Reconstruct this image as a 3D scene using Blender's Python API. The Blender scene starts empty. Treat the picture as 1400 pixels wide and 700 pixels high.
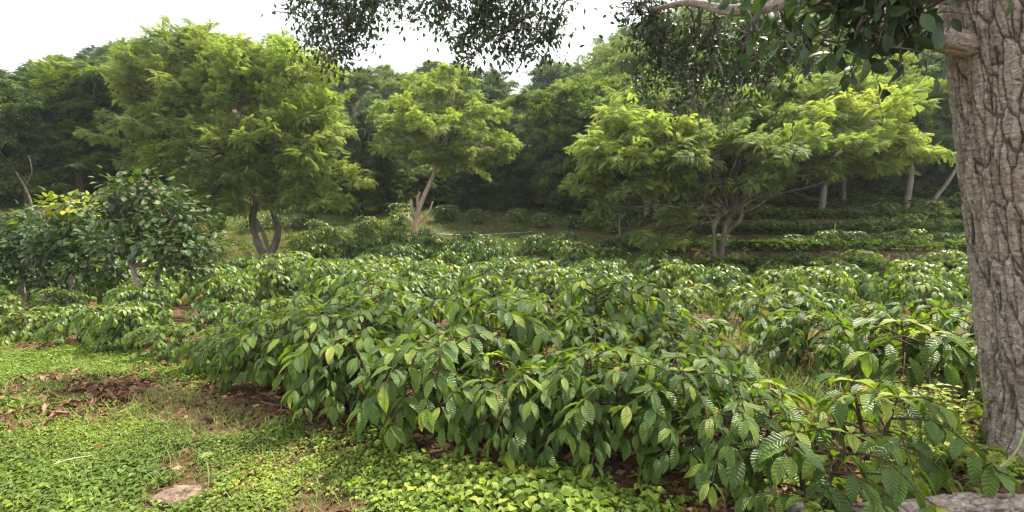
import bpy, math, random
import numpy as np
from mathutils import Vector, Matrix, Quaternion

random.seed(11)
rng = np.random.default_rng(11)
SC = bpy.context.scene
COL = SC.collection
R = math.radians

# ------------------------------------------------------------------ camera, sky, sun, exposure
FPX = 676.0            # focal length in pixels of the 1400 px wide photograph
CAMH = 1.7
PITCH = R(6.0)
cam_d = bpy.data.cameras.new('camera')
cam = bpy.data.objects.new('camera', cam_d)
COL.objects.link(cam)
cam.location = (0, 0, CAMH)
cam.rotation_euler = (math.pi / 2 - PITCH, 0, 0)
cam_d.sensor_width = 36.0
cam_d.lens = 36.0 * FPX / 1400.0
cam_d.clip_start = 0.05
cam_d.clip_end = 2000
SC.camera = cam

SUN_EL = R(58)
SUN_AZ = R(48)         # measured from +Y (straight ahead), positive towards +X
world = bpy.data.worlds.new("World")
SC.world = world
world.use_nodes = True
wn, wl = world.node_tree.nodes, world.node_tree.links
wn.clear()
wo = wn.new('ShaderNodeOutputWorld')
bg = wn.new('ShaderNodeBackground')
sky = wn.new('ShaderNodeTexSky')
sky.sky_type = 'NISHITA'
sky.sun_disc = False
sky.sun_elevation = SUN_EL
sky.sun_rotation = SUN_AZ
sky.air_density = 1.0
sky.dust_density = 6.0
sky.ozone_density = 1.0
veil = wn.new('ShaderNodeMix')          # thin bright overcast in front of the blue
veil.data_type = 'RGBA'
veil.inputs[0].default_value = 0.85
veil.inputs[7].default_value = (8.8, 9.0, 9.1, 1)
wl.new(sky.outputs[0], veil.inputs[6])
wl.new(veil.outputs[2], bg.inputs[0])
bg.inputs[1].default_value = 0.10
wl.new(bg.outputs[0], wo.inputs[0])

sun_d = bpy.data.lights.new('sun', 'SUN')
sun = bpy.data.objects.new('sun', sun_d)
COL.objects.link(sun)
sun_d.energy = 4.9
sun_d.angle = R(3)
sun_d.color = (1.0, 0.93, 0.80)
sd = Vector((math.sin(SUN_AZ) * math.cos(SUN_EL), math.cos(SUN_AZ) * math.cos(SUN_EL), math.sin(SUN_EL)))
sun.rotation_euler = sd.to_track_quat('Z', 'Y').to_euler()

SC.view_settings.view_transform = 'Standard'
SC.view_settings.look = 'None'
SC.view_settings.gamma = 1
SC.view_settings.exposure = 1.25
SC.render.engine = 'CYCLES'
SC.cycles.max_bounces = 8
SC.cycles.diffuse_bounces = 3
SC.cycles.glossy_bounces = 2
SC.cycles.transmission_bounces = 4
SC.cycles.volume_bounces = 0
SC.cycles.use_denoising = True
SC.cycles.denoising_prefilter = 'ACCURATE'
SC.cycles.denoising_input_passes = 'RGB_ALBEDO_NORMAL'
SC.cycles.sample_clamp_indirect = 4.0
SC.cycles.filter_width = 1.3

# ------------------------------------------------------------------ object helpers
def tag(o, label=None, cat=None, group=None, kind=None):
    if label: o['label'] = label
    if cat: o['category'] = cat
    if group: o['group'] = group
    if kind: o['kind'] = kind
    return o

def empty(name, loc, rz=0.0, sc=1.0):
    o = bpy.data.objects.new(name, None)
    o.empty_display_size = 0.1
    COL.objects.link(o)
    o.location = loc
    o.rotation_euler = (0, 0, rz)
    o.scale = (sc, sc, sc)
    return o

def link(name, me, parent=None, kind=None):
    o = bpy.data.objects.new(name, me)
    COL.objects.link(o)
    if parent is not None: o.parent = parent
    if kind: o['kind'] = kind
    return o

class Buf:
    """collects vertices, quads / triangles and a per-vertex (u, v, tint) attribute"""
    def __init__(s): s.V = []; s.Q = []; s.T = []; s.A = []; s.n = 0
    def add(s, V, F, A=None):
        V = np.asarray(V, float); F = np.asarray(F, np.int64)
        if A is None: A = np.zeros((len(V), 3))
        (s.Q if F.shape[1] == 4 else s.T).append(F + s.n)
        s.V.append(V); s.A.append(np.asarray(A, float)); s.n += len(V)
        return s
    def mesh(s, name, mat, smooth=True):
        me = bpy.data.meshes.new(name)
        V = np.concatenate(s.V); A = np.concatenate(s.A)
        Q = np.concatenate(s.Q) if s.Q else np.zeros((0, 4), np.int64)
        T = np.concatenate(s.T) if s.T else np.zeros((0, 3), np.int64)
        me.vertices.add(len(V)); me.vertices.foreach_set('co', V.astype(np.float32).ravel())
        idx = np.concatenate([Q.ravel(), T.ravel()]).astype(np.int32)
        me.loops.add(len(idx)); me.loops.foreach_set('vertex_index', idx)
        tot = np.concatenate([np.full(len(Q), 4), np.full(len(T), 3)]).astype(np.int32)
        st = np.concatenate([[0], np.cumsum(tot)[:-1]]).astype(np.int32)
        me.polygons.add(len(tot)); me.polygons.foreach_set('loop_start', st); me.polygons.foreach_set('loop_total', tot)
        me.polygons.foreach_set('use_smooth', np.full(len(tot), smooth))
        at = me.attributes.new('luv', 'FLOAT_VECTOR', 'POINT')
        at.data.foreach_set('vector', A.astype(np.float32).ravel())
        me.materials.append(mat)
        me.update(calc_edges=True)
        return me

def nrm(a):
    return a / np.maximum(np.linalg.norm(a, axis=-1, keepdims=True), 1e-9)

def frames(d, up):
    """rotation matrices whose Y column is d and whose Z column is near up"""
    d = nrm(d); x = nrm(np.cross(d, up)); z = np.cross(x, d)
    return np.stack([x, d, z], axis=-1)

def stamp(buf, tpl, P, M, S, tint):
    V, F, A = tpl
    n, k = len(P), len(V)
    if n == 0: return
    W = np.einsum('nij,kj->nki', M, V) * S[:, None, None] + P[:, None, :]
    FF = F[None] + (np.arange(n) * k)[:, None, None]
    AA = np.broadcast_to(A[None], (n, k, 3)).copy()
    AA[:, :, 2] = AA[:, :, 2] + tint[:, None]
    buf.add(W.reshape(-1, 3), FF.reshape(-1, F.shape[1]), AA.reshape(-1, 3))

def tube(buf, P, rad, ns=6, tint=0.0, bump=0.0, g=None):
    P = np.asarray(P, float); rad = np.broadcast_to(np.asarray(rad, float), (len(P),)).copy()
    T = nrm(np.gradient(P, axis=0))
    ref = np.array([1, 0, 0]) if abs(T[0, 0]) < .8 else np.array([0, 1, 0])
    X = nrm(np.cross(T, ref)); Y = np.cross(T, X)
    a = np.arange(ns) * 2 * math.pi / ns
    rr = rad[:, None] * np.ones(ns)[None]
    if bump: rr = rr * (1 + bump * (g or rng).normal(size=rr.shape))
    V = P[:, None] + rr[..., None] * (np.cos(a)[None, :, None] * X[:, None] + np.sin(a)[None, :, None] * Y[:, None])
    n = len(P)
    i = np.arange(n - 1)[:, None] * ns; j = np.arange(ns)[None]
    j2 = (j + 1) % ns
    Q = np.stack([i + j, i + j2, i + ns + j2, i + ns + j], -1).reshape(-1, 4)
    L = np.concatenate([[0], np.cumsum(np.linalg.norm(np.diff(P, axis=0), axis=1))])
    A = np.stack([np.broadcast_to(a[None] / (2 * math.pi), (n, ns)), np.broadcast_to(L[:, None], (n, ns)), np.full((n, ns), tint)], -1)
    buf.add(V.reshape(-1, 3), Q, A.reshape(-1, 3))
    cap = np.array([[(n - 1) * ns + k, (n - 1) * ns + k + 1, (n - 1) * ns + ns - 1] for k in range(ns - 2)])
    if ns > 3:
        cv = V[-1]; buf.add(cv, np.array([[k, k + 1, ns - 1] for k in range(ns - 2)]), np.tile([0, 0, tint + 0.5], (ns, 1)))

def curve(pts, n):
    """smooth curve through points (Catmull-Rom)"""
    pts = np.asarray(pts, float)
    P = np.vstack([2 * pts[0] - pts[1], pts, 2 * pts[-1] - pts[-2]])
    out = []
    m = len(pts) - 1
    for t in np.linspace(0, m, n):
        k = min(int(t), m - 1); u = t - k
        a, b, c, d = P[k:k + 4]
        out.append(.5 * ((2 * b) + (-a + c) * u + (2 * a - 5 * b + 4 * c - d) * u * u + (-a + 3 * b - 3 * c + d) * u ** 3))
    return np.array(out)

# value noise and cell noise on arrays
def _h(ix, iy, s=0):
    h = (ix.astype(np.int64) * 374761393 + iy.astype(np.int64) * 668265263 + s * 1442695041) & 0xffffffff
    h = ((h ^ (h >> 13)) * 1274126177) & 0xffffffff
    h = (h ^ (h >> 16)) & 0xffffffff
    return h / 4294967295.0
def vnoise(x, y, s=0):
    x0 = np.floor(x); y0 = np.floor(y); fx = x - x0; fy = y - y0
    fx = fx * fx * (3 - 2 * fx); fy = fy * fy * (3 - 2 * fy)
    a = _h(x0, y0, s); b = _h(x0 + 1, y0, s); c = _h(x0, y0 + 1, s); d = _h(x0 + 1, y0 + 1, s)
    return (a * (1 - fx) + b * fx) * (1 - fy) + (c * (1 - fx) + d * fx) * fy
def fbm(x, y, s=0, o=4):
    t = 0; a = .5; f = 1
    for k in range(o):
        t = t + a * (vnoise(x * f, y * f, s + k) - .5); a *= .5; f *= 2.03
    return t
def worley(x, y, per=None, s=0, jit=.9):
    x0 = np.floor(x); y0 = np.floor(y)
    d1 = np.full(x.shape, 9.); d2 = np.full(x.shape, 9.); cid = np.zeros(x.shape)
    for i in (-1, 0, 1):
        for j in (-1, 0, 1):
            cx = x0 + i; cy = y0 + j
            hx = np.mod(cx, per) if per else cx
            px = cx + .5 + jit * (_h(hx, cy, s) - .5); py = cy + .5 + jit * (_h(hx, cy, s + 7) - .5)
            d = np.hypot(x - px, y - py)
            new = d < d1
            d2 = np.where(new, d1, np.minimum(d2, d)); cid = np.where(new, _h(hx, cy, s + 3), cid); d1 = np.where(new, d, d1)
    return d1, d2, cid
def sst(a, b, x):
    t = np.clip((x - a) / (b - a), 0, 1); return t * t * (3 - 2 * t)

# ------------------------------------------------------------------ terrain height
def H0(x, y):
    x = np.asarray(x, float); y = np.asarray(y, float)
    z = -0.06 * (np.clip(y, 4, 14) - 4)
    r = 0.225 * (np.clip(y, 14, 24) - 14)
    re = 0.235 * (np.clip(y, 11.5, 24) - 11.5)
    # terraces cut into the slope above the field on the east side
    st = 0.43
    q = re / st; fr = q - np.floor(q)
    rt = (np.floor(q) + sst(.60, .84, fr)) * st
    m = sst(1.8, 4.0, x - 0.10 * y + 0.4 * np.sin(y)) * (1 - sst(23.5, 25, y))
    r = r * (1 - m) + rt * m
    valley = 1 - 0.45 * np.exp(-((x - 1.0) / 7.0) ** 2)
    r2 = 0.44 * (np.clip(y, 24, 46) - 24) * valley - 0.12 * (np.clip(y, 50, 160) - 50)
    z = z + r + r2
    z = z + 0.10 * fbm(x * .35, y * .35, 3, 3) + 0.03 * fbm(x * 2.1, y * 2.1, 5, 3)
    z = z - 0.03 * np.clip(-y, 0, 40)
    return z
def H(x, y): return float(H0(x, y))

cp, sp = math.cos(PITCH), math.sin(PITCH)
def W(px, py, Y):
    """world point that stands at depth Y on the line of sight through a place in the photograph"""
    u = (px - 700) / FPX; v = (350 - py) / FPX
    t = Y / (cp + v * sp)
    return np.array([u * t, Y, CAMH + t * (-sp + v * cp)])
def G(px, py):
    """where that line of sight meets the terrain"""
    u = (px - 700) / FPX; v = (350 - py) / FPX
    t = 0.5
    while t < 80:
        x, y, z = u * t, t * (cp + v * sp), CAMH + t * (-sp + v * cp)
        if z < H(x, y): break
        t += 0.02 if t < 8 else .08
    return np.array([x, y, H(x, y)])
def GX(px, Y):
    """terrain point at depth Y in the direction of a column of the photograph"""
    x = (px - 700) / FPX * Y
    return np.array([x, Y, H(x, Y)])

# ------------------------------------------------------------------ materials
def newmat(name):
    m = bpy.data.materials.new(name); m.use_nodes = True
    m.node_tree.nodes.clear()
    return m, m.node_tree.nodes, m.node_tree.links
def node(N, t, **kw):
    n = N.new('ShaderNode' + t)
    for k, v in kw.items(): setattr(n, k, v)
    return n
def ramp(N, stops):
    r = N.new('ShaderNodeValToRGB')
    e = r.color_ramp.elements
    while len(e) < len(stops): e.new(.5)
    for el, (p, c) in zip(e, stops):
        el.position = p; el.color = (*c, 1)
    return r
def math_(N, L, op, a, b=None, c=None, clamp=False):
    n = N.new('ShaderNodeMath'); n.operation = op; n.use_clamp = clamp
    for i, q in enumerate((a, b, c)):
        if q is None: continue
        if isinstance(q, (int, float)): n.inputs[i].default_value = q
        else: L.new(q, n.inputs[i])
    return n.outputs[0]

def leaf_mat(name, stops, rough=.45, transl=.35, tcol=(1.35, 1.5, .45), veins=0, objvar=.22, spec=.5, vein_light=0.0, sat=1.0):
    """two-sided leaf: principled sheet plus light coming through; colour from the per-leaf tint"""
    m, N, L = newmat(name)
    out = node(N, 'OutputMaterial')
    at = node(N, 'Attribute', attribute_name='luv')
    sep = node(N, 'SeparateXYZ'); L.new(at.outputs['Vector'], sep.inputs[0])
    info = node(N, 'ObjectInfo')
    rnd = math_(N, L, 'MULTIPLY_ADD', info.outputs['Random'], objvar, -objvar / 2)
    ia = node(N, 'Attribute', attribute_name='tint'); ia.attribute_type = 'INSTANCER'
    t = math_(N, L, 'ADD', math_(N, L, 'ADD', sep.outputs[2], rnd), ia.outputs['Fac'], clamp=True)
    cr = ramp(N, stops); L.new(t, cr.inputs[0])
    # mottling that stays with the leaf
    tc = node(N, 'TexCoord'); nz = node(N, 'TexNoise'); nz.inputs['Scale'].default_value = 9 if veins else 2.2
    L.new(tc.outputs['Object'], nz.inputs['Vector'])
    hs = node(N, 'HueSaturation'); L.new(cr.outputs[0], hs.inputs['Color'])
    hs.inputs['Saturation'].default_value = sat
    L.new(math_(N, L, 'MULTIPLY_ADD', nz.outputs[0], .7, .65), hs.inputs['Value'])
    L.new(math_(N, L, 'MULTIPLY_ADD', info.outputs['Random'], -.03, .515), hs.inputs['Hue'])
    col = hs.outputs[0]
    pb = node(N, 'BsdfPrincipled')
    pb.inputs['Roughness'].default_value = rough
    pb.inputs['Specular IOR Level'].default_value = spec
    if veins:
        au = math_(N, L, 'ABSOLUTE', sep.outputs[0])
        ph = math_(N, L, 'MULTIPLY_ADD', au, -1.35, math_(N, L, 'MULTIPLY', sep.outputs[1], float(veins)))
        sn = math_(N, L, 'ABSOLUTE', math_(N, L, 'SINE', math_(N, L, 'MULTIPLY', ph, math.pi)))
        sn = math_(N, L, 'POWER', sn, .6)
        mid = math_(N, L, 'MULTIPLY', au, 9.0, clamp=True)
        hgt = math_(N, L, 'MULTIPLY', sn, mid)
        bp = node(N, 'Bump'); bp.inputs['Strength'].default_value = 1.0; bp.inputs['Distance'].default_value = .0042
        L.new(hgt, bp.inputs['Height']); L.new(bp.outputs[0], pb.inputs['Normal'])
        sp_ = node(N, 'TexNoise'); sp_.inputs['Scale'].default_value = 3.2; sp_.inputs['Detail'].default_value = 6
        ad = node(N, 'VectorMath', operation='ADD'); L.new(tc.outputs['Object'], ad.inputs[0])
        cmb = node(N, 'CombineXYZ'); L.new(math_(N, L, 'MULTIPLY', info.outputs['Random'], 37.0), cmb.inputs[0]); L.new(cmb.outputs[0], ad.inputs[1]); L.new(ad.outputs[0], sp_.inputs['Vector'])
        sr = ramp(N, [(.66, (0, 0, 0)), (.70, (1, 1, 1))]); L.new(sp_.outputs[0], sr.inputs[0])
        mb = node(N, 'Mix', data_type='RGBA'); L.new(sr.outputs[0], mb.inputs[0]); L.new(col, mb.inputs[6]); mb.inputs[7].default_value = (.16, .085, .03, 1); col = mb.outputs[2]
        if vein_light:
            mx = node(N, 'Mix', data_type='RGBA')
            L.new(math_(N, L, 'MULTIPLY_ADD', hgt, -vein_light, vein_light), mx.inputs[0])
            L.new(col, mx.inputs[6]); mx.inputs[7].default_value = (.30, .36, .11, 1)
            col = mx.outputs[2]
    L.new(col, pb.inputs['Base Color'])
    tr = node(N, 'BsdfTranslucent')
    vm = node(N, 'VectorMath', operation='MULTIPLY'); L.new(col, vm.inputs[0]); vm.inputs[1].default_value = tcol
    L.new(vm.outputs[0], tr.inputs[0])
    ms = node(N, 'MixShader'); ms.inputs[0].default_value = transl
    L.new(pb.outputs[0], ms.inputs[1]); L.new(tr.outputs[0], ms.inputs[2])
    L.new(ms.outputs[0], out.inputs[0])
    return m

def bark_mat(name, c0, c1, c2, scale=8, stretch=.25, rough=.9, bump=.02):
    m, N, L = newmat(name)
    out = node(N, 'OutputMaterial'); pb = node(N, 'BsdfPrincipled'); pb.inputs['Roughness'].default_value = rough
    pb.inputs['Specular IOR Level'].default_value = .2
    tc = node(N, 'TexCoord'); mp = node(N, 'Mapping'); mp.inputs['Scale'].default_value = (1, 1, stretch)
    L.new(tc.outputs['Object'], mp.inputs[0])
    nz = node(N, 'TexNoise'); nz.inputs['Scale'].default_value = scale; nz.inputs['Detail'].default_value = 7; nz.inputs['Roughness'].default_value = .68
    L.new(mp.outputs[0], nz.inputs['Vector'])
    cr = ramp(N, [(.3, c0), (.5, c1), (.72, c2)]); L.new(nz.outputs[0], cr.inputs[0])
    at = node(N, 'Attribute', attribute_name='luv'); sep = node(N, 'SeparateXYZ'); L.new(at.outputs['Vector'], sep.inputs[0])
    mx = node(N, 'Mix', data_type='RGBA'); L.new(math_(N, L, 'MULTIPLY', sep.outputs[2], 1.0, clamp=True), mx.inputs[0])
    L.new(cr.outputs[0], mx.inputs[6]); mx.inputs[7].default_value = (.50, .36, .22, 1)      # fresh cut wood where tint is high
    L.new(mx.outputs[2], pb.inputs['Base Color'])
    bp = node(N, 'Bump'); bp.inputs['Distance'].default_value = bump; L.new(nz.outputs[0], bp.inputs['Height'])
    L.new(bp.outputs[0], pb.inputs['Normal'])
    L.new(pb.outputs[0], out.inputs[0])
    return m

M = {}
M['coffee'] = leaf_mat('coffee_leaf_green', [(0, (.034, .068, .014)), (.45, (.080, .145, .025)), (.75, (.165, .245, .034)), (1, (.29, .35, .045))],
                       rough=.40, spec=.42, transl=.34, tcol=(1.6, 1.7, .4), veins=9, objvar=.16, vein_light=.3)
M['coffee_far'] = leaf_mat('coffee_foliage_green', [(0, (.036, .070, .014)), (.45, (.086, .148, .025)), (.75, (.18, .255, .034)), (1, (.30, .36, .048))],
                           rough=.42, spec=.42, transl=.34, tcol=(1.6, 1.7, .4), objvar=.30)
M['feather'] = leaf_mat('feathery_foliage', [(0, (.105, .150, .044)), (.5, (.190, .250, .062)), (1, (.34, .40, .068))], rough=.6, spec=.25, transl=.5, tcol=(1.28, 1.36, .65), sat=.92, objvar=.12)
M['dark'] = leaf_mat('dark_tree_foliage', [(0, (.036, .060, .022)), (.5, (.078, .120, .036)), (1, (.17, .23, .055))], rough=.6, spec=.25, transl=.35, tcol=(1.2, 1.4, .6), objvar=.35)
M['mid'] = leaf_mat('green_tree_foliage', [(0, (.055, .090, .024)), (.5, (.120, .175, .038)), (1, (.26, .32, .055))], rough=.6, spec=.25, transl=.40, tcol=(1.3, 1.4, .5), objvar=.35)
M['broad'] = leaf_mat('broad_shrub_leaf', [(0, (.030, .056, .017)), (.5, (.068, .115, .030)), (.78, (.13, .19, .04)), (.9, (.30, .34, .04)), (1, (.44, .42, .04))],
                      rough=.36, transl=.28, tcol=(1.4, 1.5, .4), objvar=.10, veins=6)
M['under'] = leaf_mat('undergrowth_leaf', [(0, (.034, .062, .016)), (.5, (.085, .130, .028)), (1, (.20, .23, .05))], rough=.75, spec=.12, transl=.35, objvar=0)
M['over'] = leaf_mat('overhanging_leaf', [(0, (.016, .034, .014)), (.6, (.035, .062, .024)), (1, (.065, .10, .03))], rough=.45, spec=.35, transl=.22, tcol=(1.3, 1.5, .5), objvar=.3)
M['cover'] = leaf_mat('ground_cover_leaf', [(0, (.080, .130, .020)), (.5, (.185, .255, .036)), (1, (.37, .40, .065))], rough=.55, spec=.3, transl=.35, tcol=(1.3, 1.4, .4), objvar=0)
M['grass'] = leaf_mat('grass_blade', [(0, (.10, .17, .03)), (.5, (.19, .27, .045)), (1, (.42, .38, .13))], rough=.55, transl=.35, tcol=(1.2, 1.3, .5), objvar=0)
M['litter'] = leaf_mat('dry_litter', [(0, (.045, .021, .012)), (.35, (.14, .065, .034)), (.7, (.29, .165, .095)), (1, (.42, .31, .20))], rough=.7, transl=.1, tcol=(1, .9, .7), objvar=0, spec=.25)
M['bark'] = bark_mat('brown_bark', (.045, .034, .026), (.13, .105, .082), (.26, .22, .175))
M['palebark'] = bark_mat('pale_pinkish_bark', (.28, .19, .14), (.46, .33, .25), (.62, .49, .38), scale=6)
M['greybark'] = bark_mat('pale_grey_bark', (.12, .10, .08), (.25, .22, .18), (.40, .37, .31), scale=6)
M['twig'] = bark_mat('brown_twig', (.03, .022, .014), (.075, .055, .032), (.14, .11, .07), scale=30)

# bark of the big trunk: plates and fissures follow the displaced relief
def big_bark():
    m, N, L = newmat('plated_trunk_bark')
    out = node(N, 'OutputMaterial'); pb = node(N, 'BsdfPrincipled'); pb.inputs['Roughness'].default_value = .85
    pb.inputs['Specular IOR Level'].default_value = .25
    at = node(N, 'Attribute', attribute_name='luv'); sep = node(N, 'SeparateXYZ'); L.new(at.outputs['Vector'], sep.inputs[0])
    tc = node(N, 'TexCoord')
    mp = node(N, 'Mapping'); mp.inputs['Scale'].default_value = (1, 1, 1.7); mp.inputs['Rotation'].default_value = (.25, .18, 0); L.new(tc.outputs['Object'], mp.inputs[0])
    fl = node(N, 'TexNoise'); fl.inputs['Scale'].default_value = 26; fl.inputs['Detail'].default_value = 6; fl.inputs['Roughness'].default_value = .7
    fl.inputs['Distortion'].default_value = .8
    L.new(mp.outputs[0], fl.inputs['Vector'])
    cr = ramp(N, [(.28, (.10, .074, .060)), (.42, (.25, .215, .19)), (.56, (.40, .355, .32)), (.68, (.63, .58, .53))]); L.new(fl.outputs[0], cr.inputs[0])
    # plate to plate difference
    pv = ramp(N, [(0, (.62, .57, .54)), (.5, (1, .97, .94)), (1, (1.3, 1.28, 1.25))]); L.new(sep.outputs[2], pv.inputs[0])
    mu = node(N, 'Mix', data_type='RGBA', blend_type='MULTIPLY'); mu.inputs[0].default_value = 1
    L.new(cr.outputs[0], mu.inputs[6]); L.new(pv.outputs[0], mu.inputs[7])
    big = node(N, 'TexNoise'); big.inputs['Scale'].default_value = 2.2; big.inputs['Detail'].default_value = 3; L.new(tc.outputs['Object'], big.inputs['Vector'])
    bm = node(N, 'Mix', data_type='RGBA', blend_type='MULTIPLY'); L.new(math_(N, L, 'MULTIPLY_ADD', big.outputs[0], 1.6, -.45, clamp=True), bm.inputs[0])
    L.new(mu.outputs[2], bm.inputs[6]); bm.inputs[7].default_value = (.78, .70, .64, 1)
    mx = node(N, 'Mix', data_type='RGBA')      # deep fissures show the dark inner bark
    fz = ramp(N, [(.0, (1, 1, 1)), (.10, (.6, .6, .6)), (.24, (0, 0, 0))]); L.new(sep.outputs[0], fz.inputs[0])
    L.new(fz.outputs[0], mx.inputs[0]); L.new(bm.outputs[2], mx.inputs[6]); mx.inputs[7].default_value = (.048, .034, .027, 1)
    L.new(mx.outputs[2], pb.inputs['Base Color'])
    fn = node(N, 'TexNoise'); fn.inputs['Scale'].default_value = 90; fn.inputs['Detail'].default_value = 5; L.new(tc.outputs['Object'], fn.inputs['Vector'])
    b1 = node(N, 'Bump'); b1.inputs['Distance'].default_value = .02; L.new(fl.outputs[0], b1.inputs['Height'])
    b2 = node(N, 'Bump'); b2.inputs['Distance'].default_value = .004; L.new(fn.outputs[0], b2.inputs['Height']); L.new(b1.outputs[0], b2.inputs['Normal'])
    L.new(b2.outputs[0], pb.inputs['Normal'])
    L.new(pb.outputs[0], out.inputs[0])
    return m
M['bigbark'] = big_bark()

def ground_mat():
    m, N, L = newmat('soil_and_litter')
    out = node(N, 'OutputMaterial'); pb = node(N, 'BsdfPrincipled'); pb.inputs['Roughness'].default_value = .95
    pb.inputs['Specular IOR Level'].default_value = .15
    tc = node(N, 'TexCoord')
    def nz(s, d=6, r=.6):
        n = node(N, 'TexNoise'); n.inputs['Scale'].default_value = s; n.inputs['Detail'].default_value = d; n.inputs['Roughness'].default_value = r
        L.new(tc.outputs['Object'], n.inputs['Vector']); return n.outputs[0]
    a = ramp(N, [(.3, (.050, .024, .014)), (.48, (.115, .058, .034)), (.62, (.20, .118, .070)), (.75, (.33, .24, .16))]); L.new(nz(14, 8, .72), a.inputs[0])
    b = ramp(N, [(.42, (0, 0, 0)), (.60, (1, 1, 1))]); L.new(nz(1.1, 5), b.inputs[0])
    g = ramp(N, [(.35, (.045, .065, .018)), (.65, (.11, .115, .038))]); L.new(nz(6, 7, .7), g.inputs[0])
    # greener where the attribute says the slope is overgrown
    at = node(N, 'Attribute', attribute_name='luv'); sep = node(N, 'SeparateXYZ'); L.new(at.outputs['Vector'], sep.inputs[0])
    f = math_(N, L, 'MULTIPLY', sep.outputs[0], math_(N, L, 'ADD', b.outputs[0], .35, clamp=True), clamp=True)
    mx = node(N, 'Mix', data_type='RGBA'); L.new(f, mx.inputs[0]); L.new(a.outputs[0], mx.inputs[6]); L.new(g.outputs[0], mx.inputs[7])
    L.new(mx.outputs[2], pb.inputs['Base Color'])
    bp = node(N, 'Bump'); bp.inputs['Distance'].default_value = .05; L.new(nz(22, 8, .7), bp.inputs['Height']); L.new(bp.outputs[0], pb.inputs['Normal'])
    L.new(pb.outputs[0], out.inputs[0])
    return m
M['ground'] = ground_mat()

def plain(name, col, rough=.7, var=.3, scale=20, bump=.004):
    m, N, L = newmat(name)
    out = node(N, 'OutputMaterial'); pb = node(N, 'BsdfPrincipled'); pb.inputs['Roughness'].default_value = rough
    tc = node(N, 'TexCoord'); n = node(N, 'TexNoise'); n.inputs['Scale'].default_value = scale; n.inputs['Detail'].default_value = 7
    L.new(tc.outputs['Object'], n.inputs['Vector'])
    cr = ramp(N, [(.3, tuple(c * (1 - var) for c in col)), (.7, tuple(min(1, c * (1 + var)) for c in col))]); L.new(n.outputs[0], cr.inputs[0])
    L.new(cr.outputs[0], pb.inputs['Base Color'])
    bp = node(N, 'Bump'); bp.inputs['Distance'].default_value = bump; L.new(n.outputs[0], bp.inputs['Height']); L.new(bp.outputs[0], pb.inputs['Normal'])
    L.new(pb.outputs[0], out.inputs[0])
    return m
M['stone'] = plain('brown_grey_stone', (.17, .115, .08), .95, .6, 18, .04)
M['pole'] = plain('weathered_pale_pole', (.36, .43, .40), .6, .15)
M['stake'] = plain('pale_bamboo', (.42, .38, .22), .6, .25)
M['vine'] = plain('green_vine_stem', (.20, .24, .07), .5, .25)

# ------------------------------------------------------------------ leaf shapes (base at origin, along +Y, face up +Z)
def leaf_tpl(seg=4, wid=.42, fold=.25, droop=.5, wav=0.0, half=1, tip=1.15, petiole=0.06, g=None):
    """length 1 leaf; half = columns per side"""
    ys = np.linspace(0, 1, seg + 1)
    prof = np.sin(np.pi * ys ** .92) ** .85 * wid / 2
    prof = prof * (1 - .25 * sst(.72, 1.0, ys))
    prof[0] = .012; prof[-1] = .006
    cols = np.linspace(-1, 1, 2 * half + 1)
    # centre line bends downward along an arc
    ang = -droop * ys
    cy = np.concatenate([[0], np.cumsum(np.cos((ang[1:] + ang[:-1]) / 2) / seg)])
    cz = np.concatenate([[0], np.cumsum(np.sin((ang[1:] + ang[:-1]) / 2) / seg)])
    V = []; A = []
    for i, y in enumerate(ys):
        for c in cols:
            w = prof[i] * c
            up = abs(w) * fold
            if wav: up += wav * math.sin(y * 21 + (2 if c > 0 else 0)) * abs(c)
            V.append((w, cy[i] + petiole, cz[i] + up)); A.append((c, y, 0))
    n = len(cols)
    F = [(i * n + j, i * n + j + 1, (i + 1) * n + j + 1, (i + 1) * n + j) for i in range(seg) for j in range(n - 1)]
    return np.array(V), np.array(F), np.array(A, float)

def pinnate_tpl(pairs=6, L=1.0, wl=.30, ww=.10, droop=.5, g=None):
    V = []; F = []; A = []
    for i in range(pairs):
        y = L * (.18 + .82 * (i + .5) / pairs); z = -droop * y * y * .5
        s = 1 - .35 * abs(i / (pairs - 1) - .45)
        for sd_ in (-1, 1):
            a = R(62 - 22 * i / pairs)
            d = np.array([sd_ * math.sin(a), math.cos(a), -.22]); d /= np.linalg.norm(d)
            q = np.cross(d, [0, 0, 1]); q /= np.linalg.norm(q)
            b = np.array([0, y, z]); l = wl * s; w = ww * s / 2
            k = len(V)
            V += [b, b + d * l * .5 + q * w, b + d * l + np.array([0, 0, -.03]), b + d * l * .5 - q * w]
            F.append((k, k + 1, k + 2, k + 3)); A += [(0, 0, 0), (1, .5, 0), (0, 1, 0), (-1, .5, 0)]
    return np.array(V), np.array(F), np.array(A, float)

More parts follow.
